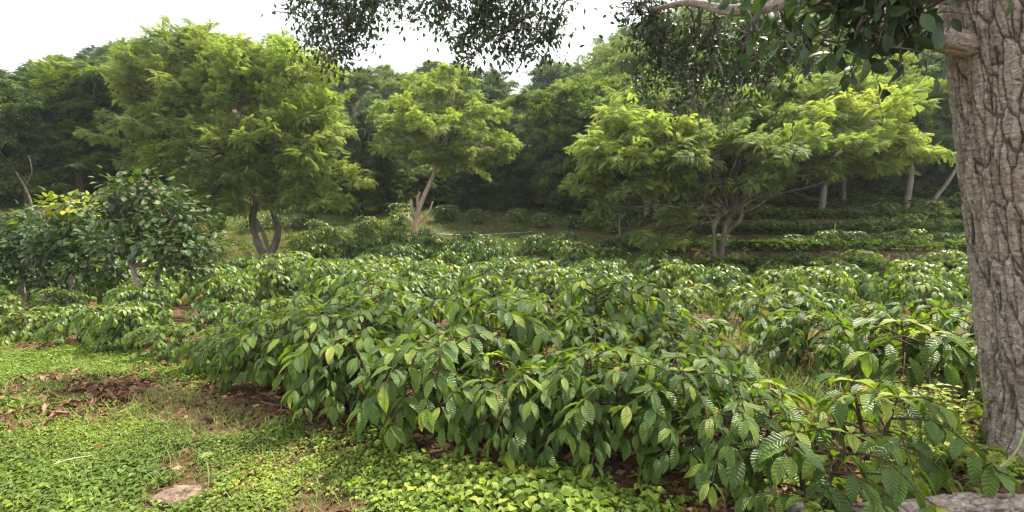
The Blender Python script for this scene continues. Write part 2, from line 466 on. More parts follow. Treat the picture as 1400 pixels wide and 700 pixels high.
def twigleaf_tpl(n=6, ll=.5, wid=.45, spread=1.0, seed=1):
    """a twig tip with n folded leaves; length about 1"""
    g = np.random.default_rng(seed)
    V = []; F = []; A = []
    for i in range(n):
        a = i * 2.4; t = .15 + .6 * i / n
        d = np.array([math.cos(a) * spread, .55 + .5 * g.random(), math.sin(a) * .5 * spread - .25]); d /= np.linalg.norm(d)
        q = np.cross(d, [0.1 * g.normal(), .1, 1]); q /= np.linalg.norm(q); u = np.cross(q, d)
        b = np.array([0, t, 0]); l = ll * (.8 + .4 * g.random()); w = l * wid / 2
        k = len(V)
        V += [b, b + d * l * .5 + u * -.02, b + d * l - np.array([0, 0, .08 * l]), b + d * l * .45 + q * w + u * w * .4, b + d * l * .45 - q * w + u * w * .4]
        tt = .12 * (g.random() - .5)
        F += [(k, k + 3, k + 2), (k, k + 2, k + 4)]; A += [(0, 0, tt), (0, .5, tt), (0, 1, tt), (1, .5, tt), (-1, .5, tt)]
    V = np.array(V); F = np.array(F); A = np.array(A, float)
    keep = np.unique(F); mp = np.zeros(len(V), int); mp[keep] = np.arange(len(keep))
    return V[keep], mp[F], A[keep]

# ------------------------------------------------------------------ terrain sheet
def build_ground():
    def axis(lo, hi, fine_lo, fine_hi, step, grow=1.09):
        a = list(np.arange(fine_lo, fine_hi, step)); s = step
        while a[-1] < hi: s *= grow; a.append(a[-1] + s)
        s = step; b = [fine_lo]
        while b[-1] > lo: s *= grow; b.append(b[-1] - s)
        return np.array(b[:0:-1] + a)
    xs = axis(-260, 260, -14, 16, .16); ys = axis(-120, 420, 1, 25, .14)
    X, Y = np.meshgrid(xs, ys)
    Z = H0(X, Y)
    near = sst(.5, 2, Y) * (1 - sst(9, 12, Y))
    Z = Z + near * .05 * fbm(X * 5, Y * 5, 21, 3)
    n, m = X.shape
    i = np.arange(n - 1)[:, None] * m; j = np.arange(m - 1)[None]
    Q = np.stack([i + j, i + j + 1, i + m + j + 1, i + m + j], -1).reshape(-1, 4)
    green = (1 - .35 * sst(1.8, 4.0, X - .1 * Y) * (1 - sst(23.5, 25, Y))) * (.25 + .75 * sst(12, 16, Y) * (1 - .3 * sst(24, 27, Y) * (1 - sst(44, 48, Y))))
    A = np.stack([green, np.zeros_like(X), np.zeros_like(X)], -1).reshape(-1, 3)
    me = Buf().add(np.stack([X, Y, Z], -1).reshape(-1, 3), Q, A).mesh('ground', M['ground'])
    tag(link('ground', me), kind='structure')
build_ground()

# ------------------------------------------------------------------ the big bark trunk beside the camera
TR_BASE = np.array([3.84, 3.25])
def trunk_axis(z):
    z = np.asarray(z, float)
    x = TR_BASE[0] - .165 * z - .004 * z * z; y = TR_BASE[1] + .05 * z
    return x, y
def trunk_rad(z):
    return .435 - .022 * np.clip(z, 0, 7) + .05 * np.exp(-np.clip(z, 0, 9) / .2)
def bark_field(s, z, per):
    """height and fissure measure; s in cells round the trunk, z metres"""
    # s runs per cells round the trunk; noise is made periodic by blending the seam
    def P(f, fx, fz, sd, o=4):
        w = sst(.9, 1.0, s / per)
        return f(s * fx, z * fz, sd, o) * (1 - w) + f((s - per) * fx, z * fz, sd, o) * w
    wx = .55 * P(fbm, .8, 2.4, 41); wz = .12 * P(fbm, 1.1, 5, 45)
    def lines(fx, fz, sd, warp):
        w = sst(.9, 1.0, s / per)
        q = lambda ss: fbm(ss * fx + warp * wx * 2 * fx, (z + wz) * fz, sd, 3)
        return np.abs(q(s) * (1 - w) + q(s - per) * w)
    sw = s + wx * 1.1 + .25 * P(fbm, 3.5, 16, 43); zw = z + wz * 1.5
    a1, a2, ci = worley(sw * 1.65, zw / .33, per=None, s=5)
    b1, b2, cj = worley(sw * 3.4, zw / .13, per=None, s=15)
    l1 = np.minimum((a2 - a1) / .30, lines(1.1, 1.3, 101, 1.3) / .13)
    gate = .15 + sst(-.10, .14, P(fbm, .9, 3.5, 171))
    l2 = (b2 - b1) / .30 / gate
    fis = np.minimum(l1, l2 * .8 + .10)
    flake = np.abs(P(fbm, 3.5, 26, 51)); step = P(fbm, 1.6, 5, 55)
    hgt = .020 * sst(0, .55, l1) + .008 * sst(0, .5, l2) + .014 * flake + .016 * step + .006 * cj + .008 * P(fbm, 9, 40, 57)
    return hgt - .012, np.clip(fis, 0, 1), np.clip(.25 * ci + .5 * cj + 1.0 * P(fbm, 3, 9, 59) + .1, 0, 1)
def build_big_tree():
    t = empty('bark_tree', (TR_BASE[0], TR_BASE[1], H(*TR_BASE)))
    tag(t, 'large tree with thick plated grey brown bark, cut off by the frame edge', 'tree')
    base = np.array([TR_BASE[0], TR_BASE[1], H(*TR_BASE)])
    per = 26
    zs = np.concatenate([np.arange(-.25, 3.7, .0105), np.arange(3.9, 7.4, .06)])
    a = np.concatenate([np.linspace(0, R(120), 40, endpoint=False), np.linspace(R(120), R(330), 330, endpoint=False), np.linspace(R(330), R(360), 10, endpoint=False)])
    A, Z = np.meshgrid(a, zs)
    s = A / (2 * math.pi) * per
    hgt, fis, pid = bark_field(s, Z, per)
    r = trunk_rad(Z) + hgt - .02 + .02 * np.sin(A * 2 + .6 * Z) + .015 * np.sin(A * 5 + Z) * np.exp(-Z) + .05 * np.exp(-np.clip(Z, 0, 9) / .25) * np.sin(A * 4 + 1)
    ax, ay = trunk_axis(Z)
    V = np.stack([ax + r * np.cos(A), ay + r * np.sin(A), Z + base[2]], -1) - base
    n, m = A.shape
    i = np.arange(n - 1)[:, None] * m; j = np.arange(m)[None]; j2 = (j + 1) % m
    Q = np.stack([i + j, i + j2, i + m + j2, i + m + j], -1).reshape(-1, 4)
    me = Buf().add(V.reshape(-1, 3), Q, np.stack([fis, Z, pid], -1).reshape(-1, 3)).mesh('trunk', M['bigbark'])
    link('trunk', me, t)
    # limb leaving the trunk on the picture's inner side
    def limb(pts, r0, r1, ns=48, n=120, detail=1.0):
        P = curve(pts, n); T = nrm(np.gradient(P, axis=0))
        X = nrm(np.cross(T, [0, 0, 1.])); Yv = np.cross(X, T)
        Lc = np.concatenate([[0], np.cumsum(np.linalg.norm(np.diff(P, axis=0), axis=1))])
        rad = np.interp(Lc / Lc[-1], [0, .12, 1], [r0 * 1.1, r0, r1])
        a = np.arange(ns) * 2 * math.pi / ns
        AA, LL = np.meshgrid(a, Lc); RR = np.repeat(rad[:, None], ns, 1)
        per_ = 10
        hh, ff, pp = bark_field(AA / (2 * math.pi) * per_, LL, per_)
        rr = RR + hh * .55 * detail * np.minimum(1, RR / .1)
        V = P[:, None] + rr[..., None] * (np.cos(AA)[..., None] * X[:, None] + np.sin(AA)[..., None] * Yv[:, None])
        i = np.arange(n - 1)[:, None] * ns; j = np.arange(ns)[None]; j2 = (j + 1) % ns
        Q = np.stack([i + j, i + j2, i + ns + j2, i + ns + j], -1).reshape(-1, 4)
        me = Buf().add((V - base).reshape(-1, 3), Q, np.stack([ff, LL, pp], -1).reshape(-1, 3)).mesh('limb', M['bigbark'])
        link('limb', me, t)
        return P
    ax, ay = trunk_axis(2.55)
    L1 = limb([(float(ax) + .05, float(ay), base[2] + 2.62), W(1280, 50, 3.4), W(1215, 30, 3.7), W(1120, -10, 4.3), W(980, -40, 5.2), W(800, -60, 6.2), W(560, -70, 7.0)], .072, .035)
    L2 = limb([W(1120, -10, 4.3), W(1060, 6, 4.7), W(1000, 14, 5.1), W(940, 4, 5.6), W(890, 14, 6.2)], .062, .02, 20, 60)
    L3 = limb([W(980, -40, 5.2), W(860, -30, 5.4), W(700, -42, 5.6), W(560, -38, 5.9), W(430, -36, 6.2)], .06, .02, 20, 60)
    L4 = limb([(float(ax) + .1, float(ay), base[2] + 3.3), W(1240, -70, 2.9), W(1150, -30, 2.9), W(1050, -20, 3.1)], .09, .03, 24, 60)
    # twigs and leaves
    g = np.random.default_rng(5)
    tb = Buf(); leaves = []      # (pos, dir, up, size, tint)
    def twig(start, pts, r0, nleaf, size, spread=.10, sub=3):
        P = curve([start] + pts, 16)
        P[1:-1] += g.normal(size=(14, 3)) * .012
        tube(tb, P - base, np.linspace(r0, .003, 16), 5, bump=.1, g=g)
        for k in range(nleaf):
            s_ = g.random() ** (.7 if size > .08 else .35)
            p = P[min(15, int(2 + s_ * 13))] + g.normal(size=3) * spread * ([1, 1, 1] if size > .08 else [1, 1, .8])
            if k % 4 == 0 and sub:
                q = P[min(15, int(2 + s_ * 13))]
                tube(tb, curve([q, (q + p) / 2 + [0, 0, .02], p], 5) - base, np.linspace(.0075, .003, 5), 3)
            d = nrm(g.normal(size=3) * .7 + np.array([0, 0, -.75]))
            if p[0] / p[1] > .855 - .0 * k: continue
            leaves.append((p, d, nrm(g.normal(size=3) + [0, -.3, 1]), size * (.75 + .5 * g.random()), g.random()))
    # hanging sprays against the sky, centre of the view
    for (px, py, Y, n) in [(400, 25, 6.2, 60), (425, 50, 6.1, 120), (452, 88, 6.0, 120), (415, 72, 6.3, 60), (480, 60, 6.1, 150), (500, 32, 6.0, 70), (535, 15, 5.9, 50), (560, 35, 5.9, 40), (595, 35, 5.7, 120), (625, 70, 5.7, 140), (650, 45, 5.7, 130),
                           (640, 100, 5.8, 60), (680, 65, 5.6, 130), (700, 30, 5.6, 100), (712, 85, 5.6, 80), (742, 62, 5.6, 70), (660, 15, 5.7, 110), (590, 8, 5.8, 90), (450, 15, 6.1, 130), (500, 5, 6.0, 70), (735, 98, 5.6, 40), (465, 115, 6.0, 40), (440, 100, 6.1, 40), (690, 90, 5.7, 60)]:
        e = W(px, py, Y); i0 = int(np.argmin(np.abs(L3[:, 0] - e[0] - .4))); st = L3[i0]
        twig(st, [(st + e) / 2 + [.05, 0, .08], e], .011, int(n * 2.1), .070, spread=.12)
    # the curtain over the middle distance
    for (px, py, Y, n) in [(860, 20, 6.2, 90), (880, 40, 6.2, 110), (905, 60, 6.3, 130), (870, 75, 6.5, 60), (930, 90, 6.4, 140), (900, 110, 6.6, 130), (880, 130, 6.8, 100), (950, 130, 6.4, 150),
                           (930, 150, 6.6, 90), (985, 150, 6.2, 120), (1000, 110, 5.9, 140), (965, 60, 6.0, 110), (1010, 60, 5.8, 110), (1040, 120, 5.6, 110), (1065, 85, 5.4, 110)]:
        e = W(px, py, Y); i0 = int(np.argmin(np.abs(L2[:, 0] - e[0] * .9))); st = L2[i0]
        twig(st, [(st + e) / 2 + [.1, 0, .12], e], .014, int(n * 1.7), .078, spread=.17)
    small = len(leaves)
    # big glossy leaves near the trunk
    for (px, py, Y, n) in [(1010, 20, 3.9, 26), (1040, 60, 3.8, 24), (1060, 30, 3.5, 30), (1080, 75, 3.5, 28), (1090, 110, 3.6, 20), (1110, 50, 3.2, 34), (1130, 90, 3.2, 30), (1150, 30, 3.1, 36), (1165, 70, 3.0, 34), (1180, 110, 3.1, 22),
                           (1200, 55, 3.0, 34), (1210, 90, 3.0, 24), (1230, 20, 3.0, 34), (1190, 15, 3.0, 34), (1245, 8, 2.95, 20), (1120, 12, 3.1, 34), (1070, 5, 3.4, 30), (1150, 125, 3.4, 12), (1225, 70, 3.1, 26), (1240, 52, 3.05, 30), (1235, 85, 3.1, 18), (1262, 60, 3.0, 22), (1258, 30, 3.0, 20), (1020, 95, 4.2, 20)]:
        e = W(px, py, Y); i0 = int(np.argmin(np.abs(L4[:, 0] - e[0]))); st = L4[max(4, i0)]
        twig(st, [(st + e) / 2 + [.02, 0, .05], e], .009, int(n * .82), .118, spread=.115)
    # sprig beside the frame edge, two leaves
    e = W(1398, 100, 2.3)
    big_from = small
    small_l, big_l = leaves[:small], leaves[small:]
    big_l += [(W(1388, 96, 2.45), np.array([.75, 0, -.3]), np.array([0, -.6, .8]), .10, .8), (W(1384, 108, 2.45), np.array([.8, 0, -.2]), np.array([0, -.7, .6]), .09, .6), (W(1384, -2, 2.5), np.array([-.1, 0, -1]), np.array([0, -1, .2]), .08, .9)]
    tube(tb, curve([W(1440, 60, 2.6), W(1412, 84, 2.5), W(1386, 100, 2.45)], 8) - base, np.linspace(.006, .003, 8), 5)
    tp = leaf_tpl(4, .44, .3, .5, half=1, petiole=.08)
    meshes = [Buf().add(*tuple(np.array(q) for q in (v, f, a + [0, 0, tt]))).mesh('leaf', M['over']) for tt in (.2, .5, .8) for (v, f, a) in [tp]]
    fb = Buf()
    order = g.permutation(len(big_l) - 3).tolist()
    solo = set(order[:290]) | {len(big_l) - 1, len(big_l) - 2, len(big_l) - 3}
    rest = list(small_l); rest_big = []
    for k, lf in enumerate(big_l):
        if k not in solo: rest_big.append(lf); continue
        p, d, u, sz, tt = lf
        Mx = frames(np.array([d]), np.array([u]))[0]
        o = link('leaf', meshes[min(2, int(tt * 3))], t)
        o.matrix_local = Matrix.Translation(Vector(p - base)) @ Matrix(Mx.tolist()).to_4x4() @ Matrix.Scale(sz, 4)
    P = np.array([l[0] for l in rest]) - base; D = np.array([l[1] for l in rest]); U = np.array([l[2] for l in rest])
    stamp(fb, leaf_tpl(2, .5, .25, .4, petiole=.08), P, frames(D, U), np.array([l[3] for l in rest]), np.array([l[4] for l in rest]))
    if rest_big:
        P = np.array([l[0] for l in rest_big]) - base; D = np.array([l[1] for l in rest_big]); U = np.array([l[2] for l in rest_big])
        stamp(fb, tp, P, frames(D, U), np.array([l[3] for l in rest_big]), np.array([l[4] for l in rest_big]))
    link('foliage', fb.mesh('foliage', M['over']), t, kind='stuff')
    link('twigs', tb.mesh('twigs', M['bark']), t, kind='stuff')
build_big_tree()

# ------------------------------------------------------------------ coffee bushes
LEAF_NEAR = leaf_tpl(8, .43, .30, .85, wav=.014, half=2)
LEAF_MID = leaf_tpl(3, .44, .28, .8, half=1)
M['old'] = leaf_mat('yellowing_old_leaf', [(0, (.30, .22, .035)), (.6, (.36, .30, .05)), (1, (.22, .12, .04))], rough=.55, transl=.3, veins=9, objvar=.9, vein_light=.3)
leaf_meshes = []
for ti, tt in enumerate((.18, .42, .62, .90)):
    for dr, wd in ((.30, .47), (.62, .41), (.95, .36), (.75, .44)):
        v, f, a = leaf_tpl(8, wd - .04 * (ti == 3), .22 + .25 * dr, dr, wav=.010 + .02 * dr, half=2)
        v = v.copy(); tw_ = (dr - .6) * .9 * v[:, 1]; v[:, 0], v[:, 2] = v[:, 0] * np.cos(tw_) - 0 * tw_, v[:, 2] + v[:, 0] * np.sin(tw_)
        leaf_meshes.append(Buf().add(v, f, a + [0, 0, tt]).mesh('leaf', M['coffee']))

_v, _f, _a = leaf_tpl(8, .36, .5, 1.2, wav=.03, half=2)
OLD_LEAF = Buf().add(_v, _f, _a).mesh('leaf', M['old'])

def coffee_plan(seed, h=1.2, r=.75, stems=2, lsize=.17, dens=1.0):
    g = np.random.default_rng(seed)
    tb = Buf(); Ls = []
    for s in range(stems):
        az = s * 2 * math.pi / stems + g.normal() * .4
        lean = .24 + .16 * g.random() if stems > 1 else .05
        hs = h * (.85 + .2 * g.random())
        top = np.array([math.cos(az) * lean * hs, math.sin(az) * lean * hs, hs])
        P = curve([(0, 0, -.05), (math.cos(az) * .05, math.sin(az) * .05, hs * .3), top * [.7, .7, .68], top], 14)
        tube(tb, P, np.linspace(.020, .005, 14), 6)
        nlev = int(10 * hs / .85 * dens)
        for lv in range(nlev):
            f = .34 + .64 * (lv + .5) / nlev
            b = P[min(13, int(f * 13.9))] + 0
            ba = lv * math.pi / 2 + g.normal() * .35
            for sgn in (0, math.pi):
                if g.random() < .08: continue
                a = ba + sgn
                blen = r * (.35 + .65 * math.sin(math.pi * (.22 + .72 * (1 - f)) ** .9)) * (.75 + .4 * g.random())
                if f > .9: blen *= .6
                d0 = np.array([math.cos(a), math.sin(a), 0])
                lift = .25 + .45 * max(0, f - .5)
                e1 = b + d0 * blen * .5 + [0, 0, blen * lift * .5]
                e2 = b + d0 * blen + [0, 0, blen * (lift * .45 - .25 * (1 - f) - .12)]
                C = curve([b, e1, e2], 8)
                tube(tb, C, np.linspace(.007, .0025, 8), 4)
                offs = [0, .028, .085, .155, .235, .33, .43]
                nn = sum(1 for o_ in offs if o_ < blen * .72)
                for q in range(nn):
                    u = 1 - offs[q] / blen * (1 + .1 * g.normal())
                    if u < .15: continue
                    k = min(7, max(1, int(round(u * 7)))); p = C[k]; ax = nrm(C[k] - C[k - 1])
                    side = nrm(np.cross(ax, [0, 0, 1.]))
                    tipness = sst(.75, 1, u)
                    for sg in (-1, 1):
                        if g.random() < .08 + (.12 if q >= 2 else 0) + (.2 if q >= 4 else 0): continue
                        if q == 0: dd = ax * 1.0 + side * sg * .42 + [0, 0, .1]
                        elif q == 1: dd = ax * .35 + side * sg * .9
                        else: dd = ax * (.50 + .2 * g.random()) + side * sg * .8
                        dd = dd + g.normal(size=3) * .16
                        dd[2] -= (.22 + .62 * g.random()) * (.5 if f > .85 else 1)
                        up = np.array([0, 0, 1.]) + g.normal(size=3) * .22 + dd * [.45, .45, 0]
                        sz = lsize * (.8 + .35 * g.random()) * (1 - .35 * (q == 0 and g.random() < .5))
                        young = (q == 0) * .34 * g.random() + .16 * (f > .75) * g.random()
                        tint = .10 + .42 * g.random() + young + .10 * tipness
                        Ls.append((p + g.normal(size=3) * .008, nrm(dd), up, sz, min(1, tint), np.hypot(*p[:2]) + .6 * p[2] + .2 * g.random()))
        # shoot tip: upright pair of new leaves
        for k in range(5):
            a = g.random() * 6.3
            Ls.append((top, nrm(np.array([math.cos(a), math.sin(a), .35 - .12 * k])), np.array([0, 0, 1.]), lsize * (.6 + .3 * g.random()), .7 + .25 * g.random(), 9))
    return tb, Ls

NEAR_N = 230
def plan_meshes(seed, **kw):
    tb, Ls = coffee_plan(seed, **kw)
    stem = tb.mesh('stem', M['twig'])
    Ls.sort(key=lambda l: -l[5])
    P = np.array([l[0] for l in Ls]); D = np.array([l[1] for l in Ls]); U = np.array([l[2] for l in Ls]); S = np.array([l[3] for l in Ls]); T = np.array([l[4] for l in Ls])
    Mx = frames(D, U)
    fb = Buf(); stamp(fb, LEAF_MID, P, Mx, S, T)
    far = fb.mesh('foliage', M['coffee_far'])
    rb = Buf(); k = NEAR_N
    stamp(rb, leaf_tpl(5, .43, .3, .8, half=1), P[k:], Mx[k:], S[k:], T[k:])
    rest = rb.mesh('foliage', M['coffee']) if len(P) > k else None
    solo = []
    for i in range(min(k, len(P))):
        ti = 0 if T[i] < .3 else 1 if T[i] < .5 else 2 if T[i] < .72 else 3
        solo.append((OLD_LEAF if i % 89 == 31 else leaf_meshes[ti * 4 + (i & 3)], Matrix.Translation(Vector(P[i])) @ Matrix(Mx[i].tolist()).to_4x4() @ Matrix.Scale(S[i], 4)))
    return dict(stem=stem, far=far, rest=rest, solo=solo, n=len(P))

PL = [plan_meshes(100 + i, h=h_, r=r_, stems=s_, lsize=l_) for i, (h_, r_, s_, l_) in enumerate(
    [(.78, .50, 3, .155), (.86, .47, 4, .148), (.74, .52, 3, .145), (.82, .45, 3, .160), (.88, .49, 4, .150), (.66, .47, 3, .152)])]
YOUNG = plan_meshes(140, h=.48, r=.42, stems=2, lsize=.165, dens=1.0)

def bush(plan, x, y, rz, sc, label, group, near, tilt=(0, 0)):
    t = empty('coffee_bush', (x, y, H(x, y) - .01), rz, sc)
    t.rotation_euler = (tilt[0], tilt[1], rz)
    tag(t, label, 'coffee bush', group)
    link('stem', plan['stem'], t)
    if near:
        if plan['rest']: link('foliage', plan['rest'], t, kind='stuff')
        for me, mx in plan['solo']:
            o = bpy.data.objects.new('leaf', me); COL.objects.link(o); o.parent = t; o.matrix_local = mx
    else:
        link('foliage', plan['far'], t, kind='stuff')
    return t

_TENS = 'first second third fourth fifth sixth seventh eighth ninth tenth eleventh twelfth thirteenth fourteenth fifteenth sixteenth seventeenth eighteenth nineteenth twentieth'.split()
ORD = _TENS + ['twenty-' + o for o in _TENS[:9]] + ['thirtieth'] + ['thirty-' + o for o in _TENS[:9]] + ['fortieth'] + ['forty-' + o for o in _TENS[:9]]
FRONT = np.array([G(1210, 720)[:2] + [.25, 0], G(1150, 702)[:2], G(962, 684)[:2], G(850, 655)[:2], G(720, 636)[:2], G(587, 614)[:2], G(446, 572)[:2], G(330, 535)[:2], G(180, 487)[:2], G(20, 470)[:2], G(20, 470)[:2] + [-3, 1.3], G(20, 470)[:2] + [-8, 3.5]])
FL = np.concatenate([[0], np.cumsum(np.linalg.norm(np.diff(FRONT, axis=0), axis=1))])
def front_pt(s): return np.array([np.interp(s, FL, FRONT[:, 0]), np.interp(s, FL, FRONT[:, 1])])
NV = np.array([.40, .917])
DV = np.array([-.917, .40])
SPOTS = []       # (x, y, row, order)
g = np.random.default_rng(77)
keep_clear = [(GX(200, 8.3)[:2], .55), (GX(60, 9.5)[:2], 1.0), (TR_BASE, .95), (GX(365, 16)[:2], .8), (GX(565, 18)[:2], .5), (GX(990, 14.2)[:2], .8)]
for row in range(0, 15):
    off = row * 1.10
    s = .0 if row else .05
    order = 0
    if row == 0:
        ss = [FL[1], FL[2], FL[2] + .62, FL[3] + .45, FL[4] + .25, FL[5] + .05, FL[5] + .95, FL[6] + .02, FL[6] + .75, FL[7]] + list(np.arange(FL[7] + .85, FL[-1], .95))
    else:
        # rows run along the front edge and go on beyond its end towards the trunk
        ss = list(np.arange(-6.5, FL[-1] + 7, 1.0 + .03 * row) + g.random() * .5)
    for s in ss:
        p = front_pt(max(0, s)) + (DV * min(0, s)) + NV * (off + .20)
        if s > FL[-1]: p = p + DV * (s - FL[-1])
        if row > 1 and g.random() < .08: continue
        if row: p = p + g.normal(size=2) * [.14, .14]
        x, y = p
        if y < 2.2 or y > 17.2: continue
        u = x / y
        if abs(u) > 1.13 + .8 / y: continue
        if x > 1.2 and y < 3.75: continue
        if any(np.hypot(x - c[0], y - c[1]) < r_ for c, r_ in keep_clear): continue
        if u > .40 and 4.2 < y < 10 and g.random() < .30: continue      # gaps with grass
        if y > 13.5 and u < -.42: continue
        if y > 12.3 and x > .1 * y + 2.2: continue
        SPOTS.append((x, y, row, order)); order += 1
SPOTS = SPOTS[:295]
nb = 0
for (x, y, row, order) in SPOTS:
    u = x / y; d = math.hypot(x, y)
    near = d < 7.0 and nb < 46
    nb += near
    k = int(g.integers(0, len(PL)))
    sc = .80 + .34 * g.random()
    if row == 0: sc = .92 * (.98 + .14 * g.random()) if d > 3.6 else .86 + .1 * g.random()
    if row in (1, 2): sc *= 1.05
    if u < -.38 and y < 9.5: sc *= .67 if u < -.5 else .82
    sc *= 1 - .10 * (u > .35)
    if row < 99:
        lab = f'coffee bush in the {ORD[row]} row from the grass, {ORD[min(order, 48)]} along from the bark trunk'
        grp = 'coffee bushes in the planted rows'
    else:
        zone = 'below the shrubs with pale twin stems' if u < -.45 else 'below the feathery tree' if u < -.28 else 'below the pruned tree' if u < 0 else 'in front of the dark hollow' if u < .25 else 'below the terraces'
        lab = f'dense glossy coffee bush in the packed far rows {zone}'
        grp = f'coffee bushes {zone}'
    bush(PL[k], x, y, g.random() * 6.28, sc, lab, grp, near, (g.normal() * .06, g.normal() * .06))
NCOF = len(SPOTS)

# young plants at the near corner by the trunk
for (px, Y, sc, rz, lab) in [(1135, 2.55, 1.05, .3, 'low young coffee plant with bright ribbed leaves in front of the bark trunk'),
                             (1215, 3.1, 1.1, 2.2, 'knee-high coffee plant reaching towards the bark trunk base'),
                             (1062, 3.3, .95, 4.0, 'small coffee plant in the grassy gap behind the near row'),
                             (1150, 2.22, .62, 1.2, 'lowest dark coffee seedling at the frame bottom beside the log'),
                             (1265, 4.3, 1.35, 5.0, 'young coffee plant just behind the trunk base weeds')]:
    x, y, z = GX(px, Y)
    bush(YOUNG, x, y, rz, sc, lab, 'young coffee plants near the trunk', True)

# plants on the terraces and on the slope beyond the field
k2 = 0
def slope_bush(x, y, sc, zone, n):
    bush(PL[int(g.integers(0, 6))], x, y, g.random() * 6.28, sc, f'{ORD[n]} coffee plant {zone}', f'coffee plants {zone}', False)
for lv in range(6):
    y0 = 13.1 + lv * 1.83
    n = 0
    for xx in np.arange(3.2, 21, .95):
        y = y0 + g.normal() * .12 + .05 * xx; x = xx + g.normal() * .25
        if abs(x / y) > 1.05 or g.random() < (.15 if xx > 7 else .3): continue
        slope_bush(x, y, (.42 + .32 * g.random()) * (1.2 if xx > 9 else 1), f'on the {ORD[lv]} terrace up from the field', n); n += 1
for lv, (Y0, a, b) in enumerate([(14.3, 300, 400), (15.8, 390, 540), (17.6, 385, 555), (19.6, 300, 560), (21.6, 390, 560), (20.5, 570, 700), (20.0, 690, 860), (21.5, 560, 640)]):
    nn_ = 0
    for px in np.arange(a, b, 36 if lv < 5 else 42):
        if g.random() < .2: continue
        y = Y0 + g.normal() * .25; x = (px + g.normal() * 8 - 700) / FPX * y
        if any(np.hypot(x - c[0], y - c[1]) < r_ for c, r_ in keep_clear): continue
        slope_bush(x, y, .62 + .3 * g.random(), f'on the dry slope beyond the field, {ORD[lv]} broken line', nn_); nn_ += 1

# ------------------------------------------------------------------ trees
def clump_mesh(name, kind, mat, seed):
    """one leafy branch end about a metre long: twigs with many small leaves"""
    g = np.random.default_rng(seed)
    tw = Buf(); P = []; D = []; U = []; S = []
    main = curve([(0, -.45, -.06), (.04 * g.normal(), 0, .03), (.06 * g.normal(), .42, -.02)], 9)
    tube(tw, main, np.linspace(.014, .004, 9), 3)
    subs = []
    for k in range(9):
        i = 1 + int(k * 7 / 9); s_ = 1 if k % 2 else -1
        a = R(35 + 35 * g.random()); l = .45 * (1 - .35 * k / 9) * (.7 + .5 * g.random())
        e = main[i] + np.array([s_ * math.sin(a) * l, math.cos(a) * l, .10 * g.normal() + {'feather': .02, 'broad': .06, 'weep': -.22, 'up': .16}[kind]])
        C = curve([main[i], (main[i] + e) / 2 + [0, 0, .03], e], 6); subs.append(C); tube(tw, C, np.linspace(.006, .003, 6), 3)
    subs.append(main[4:])
    if kind in ('feather', 'weep'):
        tpl = pinnate_tpl(7, 1, .27, .15, .7 if kind == 'feather' else 1.1); sz = .24
        for C in subs:
            for q in range(1, len(C)):
                for s_ in (-1, 1):
                    if g.random() < .12: continue
                    ax = nrm(C[q] - C[q - 1]); sd_ = nrm(np.cross(ax, [0, 0, 1.]))
                    d = ax * .6 + sd_ * s_ * (.5 + .4 * g.random()) + g.normal(size=3) * .25; d[2] -= .12 if kind == 'feather' else .9
                    P.append(C[q]); D.append(nrm(d)); U.append(np.array([0, 0, 1.]) + g.normal(size=3) * .35); S.append(sz * (.7 + .6 * g.random()))
    else:
        v, f, a_ = leaf_tpl(2, .5, .3, .5, half=1, petiole=.1); tpl = (v, f, a_); sz = .115
        for C in subs:
            for q in range(1, len(C)):
                for k in range(5):
                    d = nrm(g.normal(size=3) * [1, 1, .6] + nrm(C[q] - C[q - 1]) * .5 + [0, 0, -.15])
                    P.append(C[q] + g.normal(size=3) * .035); D.append(d); U.append(np.array([0, 0, 1.]) + g.normal(size=3) * .45); S.append(sz * (.7 + .6 * g.random()))
    P = np.array(P); D = np.array(D)
    lf = Buf(); stamp(lf, tpl, P, frames(D, np.array(U)), np.array(S), .10 * g.normal(size=len(P)))
    nq = sum(len(q) for q in lf.Q) ; nt = sum(len(q) for q in lf.T)
    lf.add(np.concatenate(tw.V), np.concatenate(tw.Q), np.concatenate(tw.A))
    me = lf.mesh(name, mat, smooth=False); me.materials.append(M['bark'])
    mi = np.zeros(len(me.polygons), np.int32); mi[nq:nq + sum(len(q) for q in tw.Q)] = 1
    me.polygons.foreach_set('material_index', mi)
    return me
def clump_group(kind, mat, seed, n=4):
    c = bpy.data.collections.new('leafy_branch_ends')
    for i in range(n):
        c.objects.link(bpy.data.objects.new('leafy_branch_end', clump_mesh('leafy_branch_end', kind, mat, seed + i)))
    t = bpy.data.node_groups.new('branch_end_crown', 'GeometryNodeTree')
    t.interface.new_socket('Geometry', in_out='INPUT', socket_type='NodeSocketGeometry')
    t.interface.new_socket('Geometry', in_out='OUTPUT', socket_type='NodeSocketGeometry')
    N, L = t.nodes, t.links
    gi = N.new('NodeGroupInput'); go = N.new('NodeGroupOutput')
    ci = N.new('GeometryNodeCollectionInfo'); ci.inputs['Collection'].default_value = c; ci.inputs['Separate Children'].default_value = True; ci.inputs['Reset Children'].default_value = True
    ip = N.new('GeometryNodeInstanceOnPoints'); ip.inputs['Pick Instance'].default_value = True
    def na(nm, ty):
        q = N.new('GeometryNodeInputNamedAttribute'); q.data_type = ty; q.inputs['Name'].default_value = nm; return q.outputs['Attribute']
    L.new(gi.outputs[0], ip.inputs['Points']); L.new(ci.outputs[0], ip.inputs['Instance'])
    L.new(na('pick', 'INT'), ip.inputs['Instance Index']); L.new(na('rot', 'FLOAT_VECTOR'), ip.inputs['Rotation']); L.new(na('scl', 'FLOAT'), ip.inputs['Scale'])
    L.new(ip.outputs[0], go.inputs[0])
    return t
CG = {}
